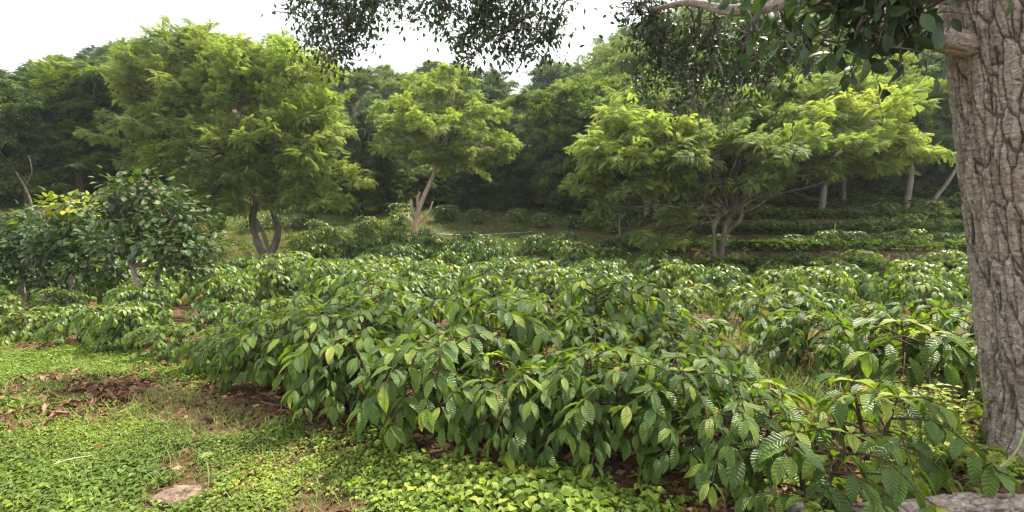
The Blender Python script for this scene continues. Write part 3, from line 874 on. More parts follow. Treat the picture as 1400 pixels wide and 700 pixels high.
for i_, (k_, m_) in enumerate([('feather', 'feather'), ('feather', 'mid'), ('feather', 'dark'), ('broad', 'mid'), ('broad', 'dark'), ('broad', 'feather'), ('weep', 'mid'), ('weep', 'dark'), ('weep', 'feather'), ('up', 'mid'), ('up', 'dark'), ('up', 'feather')]):
    CG[k_, m_] = clump_group(k_, M[m_], 700 + 10 * (i_ if k_ != 'feather' else 0))

def crown_points(name, lobes, n, seed, size=1.0, shoot=.12, base=(0, 0, 0), level=.5, wind=(0, 0, 0)):
    """points that carry a leafy branch end each, spread through the lobes"""
    g = np.random.default_rng(seed); base = np.array(base, float)
    area = np.array([(l[1][0] * l[1][1] + l[1][0] * l[1][2] + l[1][1] * l[1][2]) for l in lobes]); area /= area.sum()
    P = []; E = []; S = []; T = []
    for (c, r_, tn), w in zip(lobes, area):
        k = max(3, int(round(n * w))); c = np.array(c, float); r_ = np.array(r_, float)
        d = nrm(g.normal(size=(k, 3))); low = d[:, 2] < -.5; d[low, 2] *= -1
        rr = .25 + .75 * g.random(k) ** .6 + .35 * (g.random(k) < shoot)
        P.append(c + d * r_ * rr[:, None])
        dd = d * [1, 1, level] + g.normal(size=(k, 3)) * [.35, .35, .18] + np.array(wind); dd = nrm(dd)
        yaw = np.arctan2(-dd[:, 0], dd[:, 1]); pit = np.arcsin(np.clip(dd[:, 2], -1, 1))
        E.append(np.stack([pit, g.normal(size=k) * .3, yaw], -1)); S.append(size * (.7 + .6 * g.random(k)))
        T.append(tn + .08 * g.normal(size=k) + .06 * d[:, 2])
    P = np.concatenate(P) - base; E = np.concatenate(E); S = np.concatenate(S); T = np.concatenate(T)
    me = bpy.data.meshes.new(name); me.vertices.add(len(P)); me.vertices.foreach_set('co', P.astype(np.float32).ravel())
    for nm, ty, key, arr in (('rot', 'FLOAT_VECTOR', 'vector', E), ('scl', 'FLOAT', 'value', S), ('tint', 'FLOAT', 'value', T)):
        me.attributes.new(nm, ty, 'POINT').data.foreach_set(key, arr.astype(np.float32).ravel())
    me.attributes.new('pick', 'INT', 'POINT').data.foreach_set('value', g.integers(0, 4, len(P)).astype(np.int32))
    return me
def add_crown(me, parent, group):
    o = link('crown', me, parent, kind='stuff')
    md = o.modifiers.new('crown', 'NODES'); md.node_group = group
    return o

def limbs(t, base, top, lobes, r0, mat, seed, twigs=7, rl=None):
    """one limb mesh per lobe with its twigs"""
    g = np.random.default_rng(seed)
    for (c, r, tn) in lobes:
        c = np.array(c, float); b = Buf(); d = c - top
        m = top + d * .5 + g.normal(size=3) * .10 * np.linalg.norm(d) + [0, 0, .10 * np.linalg.norm(d)]
        P = curve([top, top + d * .2 + g.normal(size=3) * .04 * np.linalg.norm(d), m, c], 12) - base
        rr = rl or r0 * .45
        tube(b, P, np.linspace(rr, .02, 12), 6, bump=.06, g=g)
        for k in range(twigs):
            s = P[int(g.integers(5, 12))]
            e = c - base + nrm(g.normal(size=3)) * np.array(r) * (.6 + .35 * g.random())
            q = curve([s, (s + e) / 2 + g.normal(size=3) * .1 * np.linalg.norm(e - s), e], 6)
            tube(b, q, np.linspace(rr * .35, .008, 6), 4)
        link('limb', b.mesh('limb', mat), t)

def PX(px, py, Y, rx, ry, rd=None, tint=.4):
    """a crown lobe seen at a place of the photograph, sizes in its pixels, put at depth Y"""
    k = Y / FPX
    return (W(px, py, Y), (rx * k, (rd if rd else (rx + ry) * .5) * k, ry * k), tint)

def hero(name, bx, trunk, lobes, n, grp, size, bark, label, seed, r0=.16, top=None, cat='tree', parts=None, **kw):
    base = np.array([bx[0], bx[1], H(bx[0], bx[1])])
    t = empty(name, base); tag(t, label, cat)
    if trunk:
        b = Buf()
        g = np.random.default_rng(seed)
        for pts, ra, rb in trunk:
            tube(b, curve(pts, 22) - base, np.linspace(ra, rb, 22) * (1 + .08 * g.normal(size=22)), 12, bump=.05, g=g)
        link('trunk', b.mesh('trunk', bark), t)
    limbs(t, base, np.array(top if top is not None else trunk[0][0][-1], float), lobes, r0, bark, seed + 1)
    add_crown(crown_points('crown', lobes, n, seed + 2, size, base=base, **kw), t, grp)
    return t

# wide feathery tree on the slope
b1 = GX(365, 16.0)
hero('feathery_tree', b1, [
    ([b1 + [0, 0, -.1], W(362, 350, 16), W(352, 330, 16), W(345, 300, 16), W(352, 272, 16)], .14, .10),
    ([b1 + [.05, 0, 0], W(372, 345, 16), W(380, 318, 16), W(374, 290, 16), W(370, 250, 16)], .125, .085),
    ([W(350, 300, 16), W(362, 325, 15.9), W(368, 350, 15.9)], .06, .05),
    ([W(352, 275, 16), W(348, 240, 16.1), W(356, 200, 16)], .08, .05),
    ([W(372, 255, 16), W(374, 215, 16), W(366, 160, 16)], .10, .06)],
    [PX(290, 88, 16.5, 90, 36, 70, .48), PX(230, 120, 16, 60, 40, 60, .42), PX(355, 95, 16.5, 75, 36, 70, .52), PX(400, 130, 16, 70, 50, 70, .60), PX(320, 140, 15.5, 90, 45, 70, .45),
     PX(240, 180, 15.5, 60, 35, 60, .50), PX(440, 180, 15.6, 40, 50, 55, .72), PX(215, 70, 16.4, 26, 14, 30, .35), PX(180, 190, 15.8, 26, 26, 40, .48), PX(265, 62, 16.6, 40, 14, 40, .42), PX(350, 285, 15.6, 45, 14, 40, .5), PX(440, 275, 15.6, 50, 14, 40, .66), PX(260, 285, 15.8, 40, 12, 40, .45), PX(380, 190, 15, 70, 45, 60, .60), PX(300, 205, 15, 75, 32, 60, .42), PX(235, 225, 15.5, 45, 22, 50, .45),
     PX(430, 235, 15.6, 55, 32, 50, .66), PX(330, 250, 15.3, 60, 25, 50, .42), PX(280, 262, 15.6, 45, 22, 40, .38), PX(470, 250, 15.8, 32, 20, 30, .8), PX(395, 265, 15.6, 50, 20, 40, .6), PX(190, 95, 16.6, 35, 22, 40, .35), PX(200, 150, 16.2, 35, 30, 40, .5)],
    500, CG['feather', 'feather'], .80, M['bark'], 'widest feathery pale green tree with twisted double trunk on the dry slope', 301,
    r0=.13, wind=(-.25, 0, .15), top=W(362, 200, 16))

# pruned pale tree in the middle
b2 = GX(565, 18.0)
hero('pruned_tree', b2, [
    ([b2 + [0, 0, -.1], W(567, 330, 18), W(569, 300, 18), W(578, 272, 18), W(590, 245, 18), W(597, 222, 18), W(594, 190, 18)], .105, .05),
    ([W(567, 318, 18), W(562, 303, 18), W(553, 296, 17.95)], .07, .055),
    ([W(568, 300, 18), W(563, 285, 17.9), W(562, 272, 17.9)], .065, .05),
    ([W(572, 285, 18), W(571, 272, 17.9), W(574, 262, 17.9)], .065, .045),
    ([W(570, 308, 18), W(586, 290, 18), W(592, 275, 18)], .06, .03),
    ([W(553, 296, 17.95), W(551, 291, 17.95), W(550, 284, 17.95)], .03, .025)],
    [PX(600, 133, 18.5, 50, 14, 50, .55), PX(560, 158, 18, 55, 13, 50, .60), PX(640, 160, 18, 50, 15, 45, .55), PX(598, 180, 17.6, 60, 15, 50, .6), PX(560, 205, 17.6, 45, 14, 40, .62), PX(655, 195, 17.8, 40, 18, 40, .66),
     PX(610, 212, 17.4, 55, 14, 40, .58), PX(640, 228, 17.8, 45, 15, 40, .50), PX(680, 215, 18.2, 22, 14, 30, .5), PX(535, 182, 18.4, 22, 12, 30, .5), PX(620, 110, 19, 30, 14, 30, .5)],
    190, CG['feather', 'feather'], .70, M['palebark'], 'slender tree with pale pinkish lopped trunk and flat layered crown', 321, r0=.09, level=.15, top=W(597, 205, 18))

# spreading tree over the terraces
b3 = GX(985, 14.2)
hero('spreading_tree', b3, [
    ([b3 + [0, 0, -.1], W(987, 340, 14.2), W(992, 312, 14.2), W(1003, 285, 14.1), W(1010, 255, 14)], .085, .045),
    ([b3 + [-.12, 0, 0], W(976, 335, 14.2), W(975, 310, 14.2), W(960, 280, 14.2), W(940, 250, 14)], .065, .035),
    ([W(992, 318, 14.2), W(1012, 300, 14), W(1018, 270, 13.9), W(1060, 255, 13.6)], .06, .03),
    ([W(975, 312, 14.2), W(985, 280, 14.1), W(980, 240, 14.2)], .08, .05)],
    [PX(850, 178, 14, 50, 26, 50, .78), PX(905, 190, 13.6, 50, 24, 50, .72), PX(815, 210, 14, 34, 26, 40, .74), PX(800, 246, 14.2, 26, 16, 30, .66), PX(850, 262, 13.8, 40, 12, 40, .5), PX(900, 250, 13.6, 40, 14, 40, .5), PX(855, 222, 13.4, 42, 14, 45, .66), PX(935, 222, 13.4, 40, 18, 45, .5), PX(960, 185, 14, 40, 20, 40, .62),
     PX(1010, 210, 13.6, 40, 18, 45, .45), PX(1075, 205, 13.4, 50, 18, 50, .52), PX(1110, 172, 14.2, 55, 20, 50, .66), PX(1180, 160, 14, 48, 22, 50, .74), PX(1205, 192, 13.4, 48, 20, 45, .78), PX(1150, 205, 13, 50, 14, 45, .62),
     PX(1235, 212, 13.6, 34, 16, 40, .78), PX(1090, 232, 13.2, 55, 10, 40, .42), PX(1040, 170, 15, 60, 26, 50, .4), PX(960, 262, 13.8, 34, 14, 30, .38), PX(925, 300, 14, 30, 14, 30, .42), PX(1190, 228, 13.5, 40, 9, 40, .45), PX(905, 330, 14.2, 24, 12, 25, .42), PX(1030, 250, 13.6, 34, 10, 35, .4),
     PX(880, 140, 15.5, 45, 20, 45, .45), PX(960, 135, 15.5, 50, 22, 45, .4), PX(1060, 130, 15.5, 50, 22, 45, .42), PX(1150, 128, 15.5, 45, 18, 45, .5), PX(840, 285, 14, 22, 14, 25, .38)],
    440, CG['feather', 'feather'], .74, M['bark'], 'spreading tree with forked trunk and yellow green tips before the terraces', 341, r0=.06, level=.25, top=W(995, 290, 14.1))

# shrub trees with broad leaves and pale stems
def leafy(name, base, stems, lobes, n, size, label, seed, solo, cat, yellow=None):
    base = np.array([base[0], base[1], H(base[0], base[1])])
    t = empty(name, base); tag(t, label, cat)
    g = np.random.default_rng(seed)
    for pts, ra, rb in stems:
        b = Buf(); tube(b, curve(pts, 16) - base, np.linspace(ra, rb, 16) * (1 + .07 * g.normal(size=16)), 10, bump=.04, g=g)
        link('stem', b.mesh('stem', M['greybark']), t)
    limbs(t, base, np.array(stems[0][0][-1], float), lobes, .05, M['bark'], seed + 1, twigs=14, rl=.028)
    Ps = []; Ds = []; Us = []; Ts = []
    area = np.array([l[1][0] * l[1][2] for l in lobes]); area /= area.sum()
    for (c, r, tn), w in zip(lobes, area):
        nl = int(n * w); k = max(4, nl // 12)
        dirs = nrm(g.normal(size=(k, 3))); dirs[:, 2] = np.abs(dirs[:, 2]) * .9 - .35 * g.random(k)
        cc = c + dirs * np.array(r) * (.55 + .5 * g.random(k))[:, None]
        wch = g.integers(0, k, nl); off = g.normal(size=(nl, 3)) * .10
        P = cc[wch] + off
        d = nrm(off) + nrm(P - c) * .6; d[:, 2] -= .15 + .3 * g.random(nl)
        Ps.append(P); Ds.append(d); Us.append(np.array([0, 0, 1.]) + g.normal(size=(nl, 3)) * .35 + nrm(P - c) * .4)
        Ts.append(np.clip(tn + .13 * g.normal(size=nl), 0, .8 if tn < .7 else 1))
    P = np.concatenate(Ps) - base; D = np.concatenate(Ds); U = np.concatenate(Us); T = np.concatenate(Ts); S = size * (.75 + .5 * g.random(len(P)))
    order = np.argsort(P[:, 1] + .5 * g.random(len(P))); Mx = frames(D, U)
    s_ = order[:solo]; r_ = order[solo:]
    tp = leaf_tpl(4, .62, .2, .5, half=1, petiole=.1)
    ms = [Buf().add(tp[0], tp[1], tp[2] + [0, 0, q]).mesh('leaf', M['broad']) for q in (.15, .35, .55, .75, .93)]
    for i in s_:
        o = bpy.data.objects.new('leaf', ms[min(4, int(T[i] * 5))]); COL.objects.link(o); o.parent = t
        o.matrix_local = Matrix.Translation(Vector(P[i])) @ Matrix(Mx[i].tolist()).to_4x4() @ Matrix.Scale(float(S[i]), 4)
    b = Buf(); stamp(b, leaf_tpl(3, .62, .2, .5, half=1, petiole=.1), P[r_], Mx[r_], S[r_], T[r_])
    link('foliage', b.mesh('foliage', M['broad']), t, kind='stuff')
    return t

bs = GX(200, 8.3)
leafy('twin_stem_tree', bs, [([bs + [-.02, 0, -.05], W(195, 400, 8.3), W(186, 382, 8.3), W(180, 362, 8.35)], .055, .04), ([bs + [.16, 0, -.05], W(214, 398, 8.3), W(216, 375, 8.3), W(222, 350, 8.3)], .05, .04)],
      [PX(205, 275, 8.3, 45, 28, 40, .36), PX(170, 300, 8.2, 45, 28, 40, .42), PX(240, 300, 8.2, 48, 28, 40, .36), PX(265, 335, 8.4, 34, 32, 35, .36), PX(215, 335, 8.0, 50, 28, 40, .28), PX(160, 335, 8.2, 36, 20, 35, .30), PX(245, 362, 8.3, 45, 16, 35, .24), PX(192, 255, 8.3, 24, 16, 22, .40), PX(158, 256, 8.4, 16, 14, 18, .60), PX(200, 248, 8.3, 22, 10, 18, .45)],
      1750, .12, 'small broad leaved tree on pale twin stems at the field edge', 401, 290, 'tree')
bs = GX(95, 9.2)
leafy('yellow_tipped_shrub', bs, [([bs, W(98, 370, 9.2), W(104, 340, 9.2)], .04, .03)],
      [PX(100, 284, 9.0, 38, 13, 28, .92), PX(75, 310, 9.0, 36, 20, 30, .55), PX(125, 325, 8.9, 40, 22, 30, .48), PX(90, 345, 9.0, 45, 24, 35, .34), PX(120, 365, 9.0, 40, 20, 30, .34), PX(66, 290, 9.3, 22, 10, 20, .62)],
      1500, .12, 'shrub with bright yellow young leaves on top', 411, 220, 'shrub')
bs = GX(25, 9.8)
leafy('dark_round_shrub', bs, [([bs, W(28, 380, 9.8), W(32, 350, 9.8)], .05, .035)],
      [PX(25, 320, 9.8, 50, 28, 40, .34), PX(60, 335, 9.6, 40, 24, 35, .34), PX(-10, 340, 9.8, 50, 30, 40, .30), PX(30, 360, 9.6, 60, 26, 40, .30), PX(75, 375, 9.6, 40, 20, 30, .30)],
      1900, .12, 'dark rounded broad leaved shrub at the end of the rows', 421, 220, 'shrub')

# forest on the hillside: a few crown shapes, each tree an individual
def arch(seed, kind):
    if kind == 'thicket': pass
    g = np.random.default_rng(seed)
    h = 8.0
    lobes = []
    if kind == 'dome':
        for k in range(11):
            a = k * 2.4; q = (k + .5) / 11
            lobes.append(((math.cos(a) * 2.0 * math.sin(math.pi * (.2 + .7 * q)), math.sin(a) * 2.0 * math.sin(math.pi * (.2 + .7 * q)), h * (.28 + .62 * q)), (1.5, 1.5, 1.0), .3 + .3 * g.random()))
    elif kind == 'layer':
        for k in range(11):
            a = g.random() * 6.28; q = (k + .5) / 11; rr = 2.4 * g.random() ** .5
            lobes.append(((math.cos(a) * rr, math.sin(a) * rr, h * (.35 + .6 * q)), (1.7, 1.7, .5), .35 + .35 * g.random()))
    elif kind == 'tall':
        for k in range(10):
            a = k * 2.4; q = (k + .5) / 10; rr = 1.3 * math.sin(math.pi * (.15 + .75 * q))
            lobes.append(((math.cos(a) * rr, math.sin(a) * rr, h * (.30 + .66 * q)), (1.15, 1.15, .95), .25 + .35 * g.random()))
    elif kind == 'thicket':
        for k in range(16):
            a = k * 2.4; q = (k + .3) / 16; rr = 2.3 * (1 - .55 * q) * (.6 + .4 * g.random())
            lobes.append(((math.cos(a) * rr, math.sin(a) * rr, h * (.04 + .86 * q)), (1.3, 1.3, .9), .25 + .35 * g.random()))
    elif kind == 'weep':
        for k in range(12):
            a = k * 2.4; q = (k + .5) / 12; rr = 2.2 * math.sin(math.pi * (.1 + .8 * q))
            lobes.append(((math.cos(a) * rr, math.sin(a) * rr, h * (.18 + .7 * q)), (1.1, 1.1, 1.2), .3 + .25 * g.random()))
    base = np.zeros(3)
    trunk = Buf(); g2 = np.random.default_rng(seed + 9)
    tube(trunk, curve([(0, 0, -.4), (.15, .1, h * .3), (-.1, .1, h * .6), (0, 0, h * .85)], 14), np.linspace(.19, .05, 14), 8, bump=.06, g=g2)
    tr = trunk.mesh('trunk', M['greybark'] if kind in ('layer', 'tall') else M['bark'])
    lb = Buf()
    for (c, r, tn) in lobes:
        c = np.array(c); s = np.array([0, 0, max(.5, c[2] * .6)])
        tube(lb, curve([s, (s + c) / 2 + g2.normal(size=3) * .2 + [0, 0, .1], c], 7), np.linspace(.07, .02, 7), 5)
        for k in range(5):
            e = c + nrm(g2.normal(size=3)) * np.array(r) * .8
            tube(lb, curve([c - (c - s) * .2 * g2.random(), (c + e) / 2, e], 4), np.linspace(.022, .008, 4), 3)
    br = lb.mesh('branches', M['bark'])
    return dict(trunk=tr, br=br, crown=crown_points('crown', lobes, {'dome': 300, 'tall': 280}.get(kind, 250), seed + 2, {'dome': 1.05, 'layer': 1.15, 'tall': 1.0, 'weep': 1.1, 'thicket': 1.15}[kind], level={'layer': .1, 'weep': .3}.get(kind, .6)))
KC = {'thicket': 'weep', 'dome': 'broad', 'layer': 'feather', 'tall': 'up', 'weep': 'weep'}
ARCH = {k: [arch(500 + 10 * i + j, k) for j in range(n_)] for i, (k, n_) in enumerate([('dome', 3), ('layer', 3), ('tall', 2), ('weep', 2), ('thicket', 3)])}
WORDS = {'dome': 'round', 'layer': 'feathery', 'thicket': 'thickset', 'tall': 'narrow', 'weep': 'drooping'}
TONE = {'mid': 'green', 'dark': 'dark green', 'feather': 'pale green'}
SEEN = {}
def wood_tree(px, Y, toppy, kind, tone, where, seed, wide=1.0, lean=(0, 0)):
    base = GX(px, Y); ztop = W(px, toppy, Y)[2]
    hh = max(2.0, ztop - base[2])
    a = ARCH[kind][seed % len(ARCH[kind])]
    s = hh / 7.9
    t = empty('forest_tree', base, (seed * 2.399) % 6.28)
    t.rotation_euler = (lean[0], lean[1], (seed * 2.399) % 6.28)
    w = s * wide
    t.scale = (w, w, s)
    key = f'{TONE[tone]} {WORDS[kind]} trees {where}'; SEEN[key] = SEEN.get(key, 0) + 1
    tag(t, f'{ORD[SEEN[key] - 1]} {TONE[tone]} {WORDS[kind]} tree towards the trunk, {where}', 'tree', key)
    link('trunk', a['trunk'], t); link('branches', a['br'], t, kind='stuff'); add_crown(a['crown'], t, CG[KC[kind], tone])
    return t
TL = [(-250, 110), (0, 92), (60, 98), (120, 80), (200, 60), (330, 60), (470, 95), (520, 92), (560, 100), (600, 78), (640, 92), (680, 118), (720, 122), (750, 100), (790, 74), (830, 52), (880, 28), (930, 5), (1000, -5), (1200, -30), (1650, -40)]
def tline(px): return float(np.interp(px, [a for a, b in TL], [b for a, b in TL]))
def zone(px):
    if px < 180: return 'behind the round shrub'
    if px < 480: return 'behind the feathery tree'
    if px < 650: return 'behind the pruned tree'
    if px < 790: return 'by the saddle'
    if px < 960: return 'behind the leaf curtain'
    return 'above the terraces'
g = np.random.default_rng(900)
nt = 0
ROWS = [(24.5, 54, .74, 'at the hill foot'), (28, 50, .58, 'low on the hill'), (33, 44, .38, 'halfway up the hill'), (39, 36, .16, 'near the ridge'), (45, 28, .0, 'on the ridge')]
for ri, (Y, step, f, rn) in enumerate(ROWS):
    px = -230 + ri * 17
    while px < 1600:
        x_ = (px - 700) / FPX * Y
        tl = tline(px)
        topy = tl + f * (285 - tl) + g.normal() * 9
        if ri == 4: topy = tl + g.normal() * 7 + 3
        kind = ['dome', 'layer', 'tall', 'weep', 'dome', 'weep'][int(g.integers(0, 6))]
        tone = ['mid', 'dark', 'mid', 'feather', 'mid', 'feather'][int(g.integers(0, 6))]
        if ri == 0: kind, tone = 'thicket', ['dark', 'mid'][int(g.integers(0, 2))]
        if ri == 1 and g.random() < .6: kind = 'thicket'
        if ri == 2 and g.random() < .35: kind = 'thicket'
        if ri == 1: tone = ['dark', 'dark', 'mid'][int(g.integers(0, 3))]
        if px < 200: kind = ['layer', 'dome'][int(g.integers(0, 2))]; tone = 'dark' if ri < 2 else ['dark', 'mid'][int(g.integers(0, 2))]
        if px > 760 and ri > 0: tone = ['mid', 'feather', 'mid', 'feather'][int(g.integers(0, 4))]
        wide = {0: 1.25, 1: 1.1, 2: 1.0, 3: .95, 4: 1.05}[ri] * (1.0 + .25 * (kind == 'tall'))
        wood_tree(px, Y + g.normal() * 1.2, topy, kind, tone, rn + ' ' + zone(px), int(g.integers(0, 99)), wide)
        nt += 1
        px += step * (.8 + .4 * g.random())
print('forest trees', nt)
# taller dark trees at the near side of the hollow, west end
for (px, Y, ty, kd, tn) in [(-60, 20, 120, 'layer', 'mid'), (40, 19.5, 112, 'dome', 'dark'), (120, 21, 88, 'layer', 'mid'), (175, 22, 92, 'layer', 'dark'), (-140, 18, 60, 'layer', 'dark')]:
    wood_tree(px, Y, ty, kd, tn, 'over the hollow behind the shrubs', px + 300, 1.1)
for (px, Y, ty, kd, tn) in [(1330, 23, 60, 'dome', 'dark'), (1270, 24, 70, 'weep', 'dark'), (1420, 22, 40, 'dome', 'dark'), (900, 20, 70, 'weep', 'dark'), (820, 22, 110, 'dome', 'mid'), (760, 22.5, 180, 'weep', 'mid'), (510, 23, 150, 'weep', 'dark'), (690, 23, 170, 'dome', 'dark'), (505, 41, 96, 'dome', 'mid'), (540, 43, 98, 'thicket', 'mid'), (575, 40, 104, 'dome', 'feather'), (625, 34, 92, 'weep', 'dark'), (665, 36, 100, 'dome', 'dark'), (480, 40, 100, 'dome', 'mid'), (980, 30, 20, 'dome', 'mid'), (1080, 30, 0, 'thicket', 'feather'), (1200, 28, 20, 'dome', 'mid'), (860, 30, 60, 'dome', 'feather'), (885, 19.5, 118, 'layer', 'mid'), (1015, 20.5, 100, 'layer', 'mid'), (1120, 19.8, 112, 'layer', 'feather'), (1235, 20.6, 105, 'layer', 'mid'), (960, 22, 85, 'layer', 'mid'), (770, 23.5, 125, 'layer', 'mid'), (1040, 21, 60, 'dome', 'mid'), (1150, 21, 80, 'dome', 'mid')]:
    wood_tree(px, Y, ty, kd, tn, 'standing out ' + zone(px), px + 3, 1.1)
for px in list(range(470, 860, 38)) + list(range(860, 1400, 40)):
    wood_tree(px + g.normal() * 8, 23.6 + g.normal() * .5 + .6 * (px > 860), 222 + g.normal() * 14, 'thicket', ['mid', 'dark', 'feather'][int(g.integers(0, 3))] if px > 760 else ['dark', 'mid'][int(g.integers(0, 2))], 'low down ' + zone(px), int(g.integers(0, 99)), 1.5)
# bare slanting trunks seen in the shade
def bare(px0, py0, px1, py1, Y, r, label, mat='greybark'):
    a = W(px0, py0, Y); b_ = W(px1, py1, Y); base = np.array([a[0], a[1], H(a[0], a[1]) - .1])
    t = empty('bare_trunk', base); tag(t, label, 'tree trunk', None)
    b = Buf(); P = curve([base, a, (a + b_) / 2 + [.08, 0, .05], b_], 16) - base
    tube(b, P, np.linspace(r, r * .5, 16), 8, bump=.05); link('trunk', b.mesh('trunk', M[mat]), t)
    e = P[11]; b = Buf(); tube(b, curve([e, e + [.3, 0, .5], e + [.25, 0, 1.1]], 8), np.linspace(r * .4, .012, 8), 5); link('limb', b.mesh('limb', M[mat]), t)
bare(45, 290, 22, 235, 17.5, .05, 'thin trunk leaning in the shade behind the dark round shrub', 'bark')
bare(845, 352, 843, 270, 17.5, .035, 'thin upright stem in the dark hollow beside the terraces')
bare(1276, 275, 1312, 222, 21, .11, 'short pale leaning trunk close beside the big bark trunk')
bare(860, 360, 858, 300, 17.2, .03, 'second thin stem close to the hollow, darker bark', 'bark')

# ------------------------------------------------------------------ ground cover, litter, grass
def front_dist(x, y):
    """signed distance from the front planting line; positive on the grass side"""
    best = np.full(x.shape, 1e9)
    for k in range(len(FRONT) - 1):
        a, b = FRONT[k], FRONT[k + 1]; ab = b - a
        t = np.clip(((x - a[0]) * ab[0] + (y - a[1]) * ab[1]) / (ab @ ab), 0, 1)
        dd = np.hypot(x - a[0] - ab[0] * t, y - a[1] - ab[1] * t)
        best = np.minimum(best, dd)
    fy = np.interp(x, FRONT[::-1, 0], FRONT[::-1, 1])
    return np.where(y < fy, best, -best)

def cover_tpl(n=5, seed=0):
    g = np.random.default_rng(seed); V = []; F = []; A = []
    for i in range(n):
        a = i * 6.28 / n + g.normal() * .4; r0 = .25 + .5 * g.random(); z = .35 + .65 * g.random()
        c = np.array([math.cos(a) * r0, math.sin(a) * r0, z]); d = np.array([math.cos(a), math.sin(a), -.25 + .5 * g.random()]); q = np.array([-math.sin(a), math.cos(a), .15 * g.normal()])
        l = .62 * (.7 + .5 * g.random()); w = l * .42; k = len(V)
        up_ = [0, 0, .10]
        V += [c - d * l * .5, c - d * .22 * l + q * w * .85 + up_, c + d * .12 * l + q * w * .9 + up_, c + d * l * .5 - [0, 0, .10], c + d * .12 * l - q * w * .9 + up_, c - d * .22 * l - q * w * .85 + up_]; tt = .15 * g.normal()
        F += [(k, k + 1, k + 2, k + 3), (k, k + 3, k + 4, k + 5)]; A += [(0, 0, tt), (1, .3, tt), (1, .6, tt), (0, 1, tt), (-1, .6, tt), (-1, .3, tt)]
    return np.array(V), np.array(F), np.array(A, float)

def scatter(n, x0, x1, y0, y1, g):
    # denser close to the camera
    y = y0 + (y1 - y0) * g.random(n) ** 1.25; x = x0 + (x1 - x0) * g.random(n)
    ok = np.abs(x) < y * 1.1 + .6
    return x[ok], y[ok]

def yaw_frames(a, g, tilt=.2):
    n = len(a)
    up = np.stack([g.normal(size=n) * tilt, g.normal(size=n) * tilt, np.ones(n)], -1)
    return frames(np.stack([-np.sin(a), np.cos(a), np.zeros(n)], -1), up)

g = np.random.default_rng(1201)
b = Buf()
x, y = scatter(260000, -9, 2.0, 2.1, 9.5, g)
fd = front_dist(x, y)
bare_n = fbm(x * .9 + 3, y * .9, 61, 4) + .35 * fbm(x * 3, y * 3, 66, 3)
near_edge = sst(.12, .5, fd + .6 * sst(-1.2, -2.4, x) + .5 * fbm(x * 1.7, y * 1.7, 71, 3))
prob = near_edge * sst(-.06, .12, bare_n - .01 + .10 * sst(-1.5, -3.0, x))
spot = G(243, 678); prob = prob * sst(.13, .26, np.hypot(x - spot[0], y - spot[1]))
hp = G(120, 530)
prob = prob * (.5 + .5 * sst(.15, .5, np.hypot((x - hp[0]) * .55, y - hp[1]) + .5 * fbm(x * 2, y * 2, 95, 3)))
keep = g.random(len(x)) < prob
x, y = x[keep], y[keep]
z = H0(x, y) - .005
tn = np.clip(.45 + 1.1 * fbm(x * 1.3, y * 1.3, 81, 3) + .20 * g.normal(size=len(x)), 0, 1)
sz = .026 * (.45 + 1.1 * g.random(len(x)) ** 1.6) * (1 + .5 * sst(-.1, .1, fbm(x * .8, y * .8, 91, 2)))
ang = g.random(len(x)) * 6.28
h_ = len(x) // 2
P = np.stack([x, y, z], -1); Fm = yaw_frames(ang, g)
stamp(b, cover_tpl(4, 3), P[:h_], Fm[:h_], sz[:h_], tn[:h_]); stamp(b, cover_tpl(4, 4), P[h_:], Fm[h_:], sz[h_:], tn[h_:])
tag(link('ground_cover', b.mesh('ground_cover', M['cover'], smooth=False)), 'low bright green leafy ground cover on the open strip before the rows', 'ground cover', kind='stuff')
print('cover', len(x))

# taller leafy weeds along the near bush edge
b = Buf()
for (px, py, n, s0) in [(520, 640, 90, .9), (600, 665, 150, 1.1), (690, 680, 120, 1.2), (760, 690, 190, 1.5), (720, 660, 60, 1.2), (660, 690, 90, 1.2), (560, 690, 80, 1.), (480, 600, 70, .9), (830, 695, 70, 1.1), (880, 700, 40, 1.0), (1060, 660, 50, .9), (540, 610, 40, .8), (1330, 640, 120, 1.1), (1290, 600, 60, 1.0), (1240, 650, 60, 1.0), (1010, 560, 60, 1.), (640, 560, 50, .9)]:
    c = G(px, py)
    xx = c[0] + g.normal(size=n) * .16; yy = c[1] + g.normal(size=n) * .12
    stamp(b, cover_tpl(7, n), np.stack([xx, yy, H0(xx, yy) + .02 * g.random(n)], -1), yaw_frames(g.random(n) * 6.28, g, .3), .058 * s0 * (.6 + .6 * g.random(n)), np.clip(.45 + .2 * g.normal(size=n), 0, 1))
tag(link('weeds', b.mesh('weeds', M['cover'], smooth=False)), 'taller round leaved weeds in clumps along the edge of the coffee rows', 'weeds', kind='stuff')

# grass blades
def blade_tpl(w=.05, bend=.5):
    ys = np.array([0, .4, .75, 1.]); V = []; A = []
    for t in ys:
        ww = w * (1 - t) ** .6 / 2 + .002; zz = t - bend * t * t * .35; yy = bend * t * t
        V += [(-ww, yy, zz), (ww, yy, zz)]; A += [(-1, t, 0), (1, t, 0)]
    return np.array(V), np.array([(2 * i, 2 * i + 1, 2 * i + 3, 2 * i + 2) for i in range(3)]), np.array(A, float)
b = Buf()
x, y = scatter(90000, -9, 2.0, 2.1, 10, g)
k = (front_dist(x, y) > .25) & (fbm(x * 1.1, y * 1.1, 63, 3) + .25 * g.random(len(x)) > .04)
x, y = x[k], y[k]
